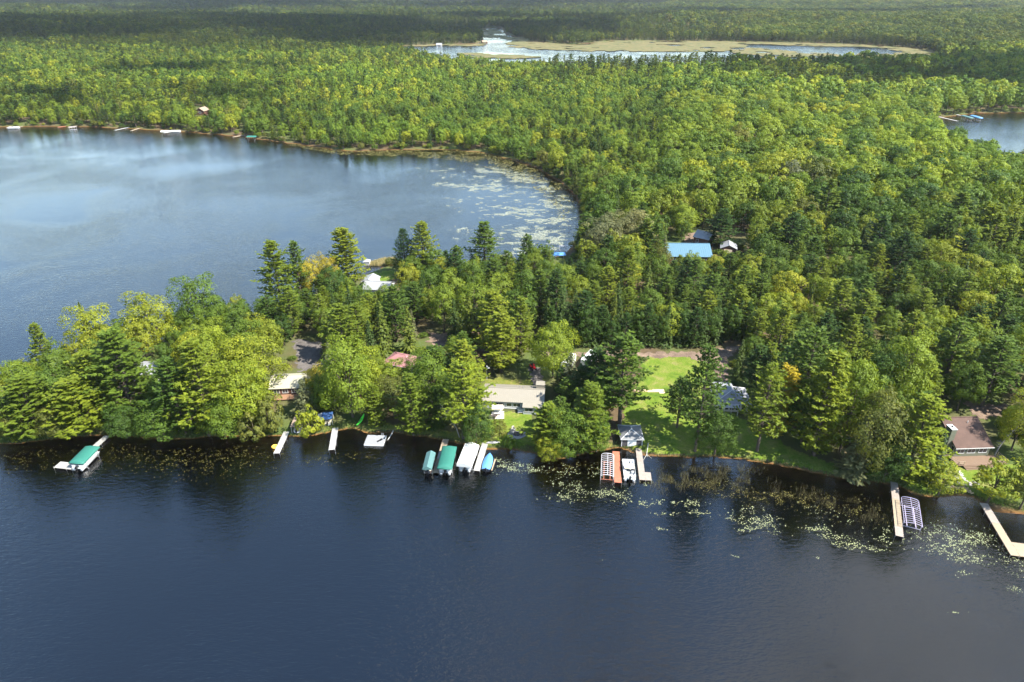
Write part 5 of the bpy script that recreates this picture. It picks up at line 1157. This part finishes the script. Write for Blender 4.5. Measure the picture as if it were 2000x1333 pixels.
stock('b1', broadleaf, (91, 92, 93), ncl=30, nlf=16, size=.72, R=5.2, base=.12); stock('p1', pine, (94, 95), sp=1.7, nbr=5, ntf=3, nbl=2, size=1.2); stock('s1', spruce, (96, 97), sp=1.2, nbr=5, ntf=2, nbl=2, size=.95)
def forest(name, ids, label):
    me = bpy.data.meshes.new(name); n = len(ids); me.vertices.add(n)
    me.vertices.foreach_set('co', np.column_stack([cand[ids], zz[ids]-.1]).astype(np.float32).ravel())
    lod = np.where(D[ids] < 560, 0, 1); pr = np.zeros(n, np.int32)
    for k, c in ((0, 'b'), (1, 'p'), (2, 's')):
        for l in (0, 1):
            m_ = (kind[ids] == k) & (lod == l); opts = pi[c+str(l)]; pr[m_] = np.array(opts)[rng.randint(len(opts), size=m_.sum())]
    def at(nm, typ, key, v):
        a = me.attributes.new(nm, typ, 'POINT'); a.data.foreach_set(key, v)
    at('proto', 'INT', 'value', pr); at('rot', 'FLOAT', 'value', (rng.rand(n)*6.28).astype(np.float32))
    at('scl', 'FLOAT_VECTOR', 'vector', np.column_stack([rad[ids], rad[ids], h[ids]]).astype(np.float32).ravel())
    at('tint', 'FLOAT_COLOR', 'color', np.column_stack([tint[ids], np.ones(n)]).astype(np.float32).ravel())
    me.materials.append(M['leaf_far'])
    o = struct(link(name, me), 'stuff', label)
    ng = bpy.data.node_groups.new('forest_instances', 'GeometryNodeTree')
    ng.interface.new_socket('Geometry', in_out='INPUT', socket_type='NodeSocketGeometry'); ng.interface.new_socket('Geometry', in_out='OUTPUT', socket_type='NodeSocketGeometry')
    gi = ng.nodes.new('NodeGroupInput'); go = ng.nodes.new('NodeGroupOutput'); ip = ng.nodes.new('GeometryNodeInstanceOnPoints'); ci = ng.nodes.new('GeometryNodeCollectionInfo')
    ci.inputs['Collection'].default_value = far_col; ci.inputs['Separate Children'].default_value = True; ci.inputs['Reset Children'].default_value = True
    def na(nm, dt):
        q = ng.nodes.new('GeometryNodeInputNamedAttribute'); q.data_type = dt; q.inputs['Name'].default_value = nm; return q.outputs['Attribute']
    er = ng.nodes.new('FunctionNodeEulerToRotation'); cx = ng.nodes.new('ShaderNodeCombineXYZ')
    lk = ng.links.new; lk(na('rot', 'FLOAT'), cx.inputs[2]); lk(cx.outputs[0], er.inputs[0])
    lk(gi.outputs[0], ip.inputs['Points']); lk(ci.outputs[0], ip.inputs['Instance']); ip.inputs['Pick Instance'].default_value = True
    lk(na('proto', 'INT'), ip.inputs['Instance Index']); lk(er.outputs[0], ip.inputs['Rotation']); lk(na('scl', 'FLOAT_VECTOR'), ip.inputs['Scale']); lk(ip.outputs[0], go.inputs[0])
    md = o.modifiers.new('forest', 'NODES'); md.node_group = ng
    return o
dr = D[rest]
forest('forest', rest[dr < 330], 'mixed trees filling the near wood between the picked out ones')
forest('forest', rest[(dr >= 330) & (dr < 1100)], 'mixed forest beyond the cove up to the marshy lake')
forest('forest', rest[dr >= 1100], 'dark hazy forest stretching to the horizon beyond the marshy lake')
print('TREES', len(sel), len(HERO), [(dr < 330).sum(), ((dr >= 330) & (dr < 1100)).sum(), (dr >= 1100).sum()])

# ------------------------------------------------------------------ small growth: lily pads, reeds, shore grass
def leafy(name, col, col2, rough=.5):
    m, nt, out = nodes_of(name); p = N(nt, 'ShaderNodeBsdfPrincipled'); g = N(nt, 'ShaderNodeNewGeometry')
    c = mix_col(nt, g.outputs['Random Per Island'], col, col2); nt.links.new(c, p.inputs['Base Color']); p.inputs['Roughness'].default_value = rough
    tl = N(nt, 'ShaderNodeBsdfTranslucent'); nt.links.new(c, tl.inputs[0]); mx = N(nt, 'ShaderNodeMixShader'); mx.inputs[0].default_value = .2
    nt.links.new(p.outputs[0], mx.inputs[1]); nt.links.new(tl.outputs[0], mx.inputs[2]); nt.links.new(mx.outputs[0], out.inputs[0]); return m
M['pad'] = leafy('lily_pad', (.20, .235, .11), (.36, .375, .22), .3); M['pad_silver'] = leafy('lily_pad_silver', (.26, .28, .18), (.40, .41, .31), .25); M['pad_brown'] = leafy('lily_pad_brown', (.085, .08, .02), (.20, .175, .04), .6)
M['reed'] = leafy('reed', (.06, .055, .018), (.14, .115, .04), .8); M['shore_grass'] = leafy('shore_grass', (.04, .085, .012), (.14, .17, .03), .8); M['sedge'] = leafy('sedge', (.22, .2, .07), (.36, .29, .13), .8)
def pads(name, P, r, mat, label):
    n = len(P); k = 6; a = np.linspace(0, 2*np.pi, k, endpoint=False)[None, :]+rng.rand(n)[:, None]*6.28
    rr = r[:, None]*rng.uniform(.75, 1.1, (n, k)); sq = rng.uniform(.6, 1, n)[:, None]
    V = np.stack([P[:, :1]+np.cos(a)*rr, P[:, 1:2]+np.sin(a)*rr*sq, np.broadcast_to(.012+rng.rand(n)[:, None]*.03, (n, k))+rng.normal(0, .012, (n, k))], -1).reshape(-1, 3)
    struct(link(name, np_mesh(name, V, np.arange(n*k).reshape(n, k), [mat])), 'stuff', label)
def patch(px, py, wx, wy, n, streak=0.0):
    """pads round a spot of the photograph, in metres: half widths wx, wy"""
    c = np.array(G(px, py)[:2]); n = int(n*1.6); q = rng.normal(0, 1, (n, 2))*[wx*.55, wy*.55]
    k = c+q; keep = vnoise(k, .8, 31)+.6*vnoise(k*[1, 2.], 1.7, 33) > rng.normal(0, .32, len(k))
    return k[keep]
L = []
for a in [(1000, 913, 4.5, 1.6, 230), (975, 905, 1.5, 2.5, 90), (1040, 918, 3, 1.2, 110), (1105, 922, 5, 3, 130), (1160, 925, 3, 2, 70), (1105, 972, 3.6, 1.3, 120), (1120, 952, 2.6, 1.5, 80), (1170, 962, 3, 1.0, 90), (1088, 945, 1.6, 1.0, 45), (1205, 968, 3.6, 2.0, 150), (1215, 930, 1, .5, 15), (1262, 945, 1.4, .8, 26), (1258, 985, 2.2, .9, 60), (1300, 982, 2.4, .7, 60), (1302, 1004, 2.2, .6, 50), (1345, 985, 3.2, 1.2, 120), (1370, 1002, 2.8, .8, 60), (1288, 1033, 1.6, .35, 24), (1324, 1036, .8, .2, 8), (1460, 995, 2.8, 1.0, 60), (1485, 1022, 4.2, 2.6, 260), (1450, 1012, 3, 1.2, 80), (1465, 1035, 3, .6, 50), (1595, 1033, 2.6, .8, 70), (1625, 1048, 2.8, .9, 80), (1655, 1062, 2.8, .9, 80), (1690, 1072, 3.2, .8, 80), (1730, 1056, 1.8, 1.6, 60), (1600, 1088, .9, .5, 14), (1436, 1088, .9, .4, 9), (1174, 1094, .6, .25, 5), (1725, 1035, 2, 1, 40),
          (1860, 1062, 7, 3.6, 620), (1820, 1040, 3, 2, 120), (1900, 1045, 4, 2.5, 200), (1900, 1092, 4.5, 1.4, 110), (1985, 1092, 4, 2, 120), (1985, 1152, 1.6, .8, 30), (1868, 1197, 1, .3, 10), (1995, 1120, 2, 1, 40), (1880, 1120, 2, .8, 20), (1680, 1020, 4, 2, 40), (1605, 1000, 4, 2, 60)]:
    L.append(patch(*a))
P = np.vstack(L); P = P[water_sd(P) < -.6]; pads('lily_pads', P, rng.uniform(.05, .135, len(P)), 'pad', 'pale lily pads floating in drifts off the near shore')
L = [patch(*a) for a in [(300, 890, 16, 5, 520), (80, 895, 9, 4, 260), (430, 905, 12, 5, 330), (480, 880, 7, 3, 120), (640, 898, 6, 2, 70), (700, 893, 5, 1.5, 40), (1370, 945, 8, 3, 260), (1440, 965, 5, 2, 160), (1520, 970, 6, 2.5, 330), (1600, 985, 8, 2.5, 280), (1680, 1000, 7, 2.5, 160), (1120, 915, 6, 3, 140)]]
P = np.vstack(L); P = P[water_sd(P) < -.8]; pads('floating_weed', P, rng.uniform(.05, .12, len(P)), 'pad_brown', 'olive brown water weed floating along the near shore')
c = GP([(800, 330), (830, 322), (950, 322), (1050, 345), (1110, 385), (1128, 420), (1122, 455), (1090, 488), (1010, 505), (930, 500), (870, 455), (905, 420), (860, 395), (850, 370)])
lo = c.min(0); hi = c.max(0); P = rng.uniform(lo, hi, (170000, 2)); P = P[inside(P, c)]
pj = proj(P[:, 0], P[:, 1], np.zeros(len(P)))
den = vnoise(P*[.6, 1.0], 9, 41)*.35+vnoise(P*[.7, 1.0], 3.2, 43)*.5+vnoise(P*[.7, 1.0], 1.4, 42)*.55+np.interp(pj[0], [800, 900, 1000, 1130], [-.55, -.22, .05, .22])
P = P[den > .26+.3*(rng.rand(len(P))-.5)]; pads('lily_pads', P, rng.uniform(.10, .22, len(P)), 'pad_silver', 'broad field of pale lily pads in the cove of the upper lake')
P = rng.uniform(LAKE_UP[20:110].min(0), LAKE_UP[20:110].max(0), (60000, 2)); s = water_sd(P); pj = proj(P[:, 0], P[:, 1], 0*s)
k = (s < -.5) & (s > -np.interp(pj[0], [520, 700, 850, 1000, 1140], [3, 12, 26, 22, 6])) & (pj[0] > 560) & (pj[1] < 430) & (vnoise(P, 6, 44) > -.35); P = P[k][:9000]
pads('floating_weed', P, rng.uniform(.25, .55, len(P)), 'pad_brown', 'brown olive weed belt along the far shore of the cove')
def blades(name, P, Z, hgt, wid, mat, label, bend=.3):
    n = len(P); a = rng.rand(n)*6.28; d = np.stack([np.cos(a), np.sin(a)], 1); b = np.stack([-d[:, 1], d[:, 0]], 1)*wid[:, None]
    tip = np.column_stack([P+d*(hgt*bend*rng.rand(n))[:, None], Z+hgt]); V = np.stack([np.column_stack([P-b, Z]), np.column_stack([P+b, Z]), tip], 1).reshape(-1, 3)
    struct(link(name, np_mesh(name, V, np.arange(3*n).reshape(n, 3), [mat])), 'stuff', label)
L = []
for px, py, wx, wy, n in [(1350, 935, 9, 4, 2600), (1300, 945, 4, 3, 700), (1440, 945, 7, 3, 1300), (1420, 920, 8, 2.2, 1000), (1560, 965, 8, 2.5, 700), (1640, 985, 7, 2.5, 700), (1690, 1005, 4, 3, 600)]:
    c = np.array(G(px, py)[:2]); L.append(c+rng.normal(0, 1, (n, 2))*[wx*.5, wy*.5])
P = np.vstack(L); P = P[(water_sd(P) < -.8) & (vnoise(P, 1.6, 51) > -.05)]; blades('reeds', P, np.full(len(P), -.1), rng.uniform(.5, 1.1, len(P)), rng.uniform(.012, .03, len(P)), 'reed', 'thin brown reeds standing in the shallows off the lawn', .5)
P = rng.uniform(FRONT[6:-6].min(0)-[0, 3], FRONT[6:-6].max(0)+[0, 3], (260000, 2)); s = water_sd(P); k = (s > -.15) & (s < 1.7) & (rng.rand(len(P)) < .8); P = P[k]
blades('shore_grass', P, height_sd(P, s[k])-.05, rng.uniform(.25, .75, len(P)), rng.uniform(.03, .08, len(P)), 'shore_grass', 'grass fringe overhanging the near shoreline', .6)
P = rng.uniform(*[np.array(G(*q)[:2]) for q in ((716, 520), (778, 496))], (9000, 2)); s = water_sd(P); k = (s < 2.0) & (s > -7); P = P[k]
blades('reeds', P, np.full(len(P), -.05), rng.uniform(.7, 1.3, len(P)), rng.uniform(.03, .09, len(P)), 'sedge', 'tan reed bed on the upper lake bank beside the back lawn', .4)

# ------------------------------------------------------------------ air
hz = MB(); hz.box((0, 7000, 48), (26000, 18000, 106)) 
def haze_material():
    m, nt, out = nodes_of('haze'); v = N(nt, 'ShaderNodeVolumePrincipled'); v.inputs['Color'].default_value = (.86, .92, 1, 1); v.inputs['Density'].default_value = .000032; v.inputs['Anisotropy'].default_value = .2
    nt.links.new(v.outputs[0], out.inputs['Volume']); return m
hzo = hz.build('haze', haze_material()); struct(hzo, 'stuff', 'thin blue air over the whole country')

# ------------------------------------------------------------------ fair-weather clouds high above, whose shadows lie on the far forest
def cloud_material():
    m, nt, out = nodes_of('cloud'); df = N(nt, 'ShaderNodeBsdfDiffuse'); df.inputs[0].default_value = (.9, .9, .9, 1); tl = N(nt, 'ShaderNodeBsdfTranslucent'); tl.inputs[0].default_value = (.9, .9, .9, 1)
    a = N(nt, 'ShaderNodeMixShader'); a.inputs[0].default_value = .5; nt.links.new(df.outputs[0], a.inputs[1]); nt.links.new(tl.outputs[0], a.inputs[2])
    t = N(nt, 'ShaderNodeBsdfTransparent'); b_ = N(nt, 'ShaderNodeMixShader'); b_.inputs[0].default_value = .5; nt.links.new(t.outputs[0], b_.inputs[1]); nt.links.new(a.outputs[0], b_.inputs[2]); nt.links.new(b_.outputs[0], out.inputs[0]); return m
cm = cloud_material(); cr_ = np.random.RandomState(9)
def cloud(sx, sy, rx, ry, n, alt=950):
    off = sun_dir*(alt/sun_dir.z); q = MB()
    for i in range(n):
        a = cr_.rand()*6.28; d = cr_.rand()**.6; cx_ = math.cos(a)*d*rx; cy_ = math.sin(a)*d*ry; r_ = min(rx, ry)*(.20+.22*cr_.rand())*(1.15-.5*d); V = []; nu, nv = 12, 7
        for j in range(nv):
            th = math.pi*(j+.5)/nv
            for k in range(nu):
                ph = 6.283*k/nu; w_ = 1+.22*math.sin(3*ph+i)*math.sin(2*th+i)+.12*cr_.normal(); z_ = math.cos(th)*(.62 if th < math.pi/2 else .22); V.append((cx_+r_*w_*math.sin(th)*math.cos(ph), cy_+r_*w_*math.sin(th)*math.sin(ph), r_*w_*z_))
        q.add(V, [(j*nu+k, j*nu+(k+1) % nu, (j+1)*nu+(k+1) % nu, (j+1)*nu+k) for j in range(nv-1) for k in range(nu)]+[tuple(range(nu))[::-1], tuple((nv-1)*nu+k for k in range(nu))])
    struct(q.build('cloud', cm, smooth=True, loc=(sx+off.x, sy+off.y, alt)))
cloud(-560, 1700, 850, 520, 46, 2000); cloud(620, 2250, 900, 400, 40, 2000); cloud(-1400, 3600, 1700, 900, 60, 3500); cloud(900, 4300, 1700, 900, 60, 3000); cloud(520, 800, 340, 150, 70, 900); cloud(560, 640, 130, 90, 16, 900); cloud(-420, 800, 200, 80, 18, 1500); cloud(-360, 600, 190, 60, 16, 1500)
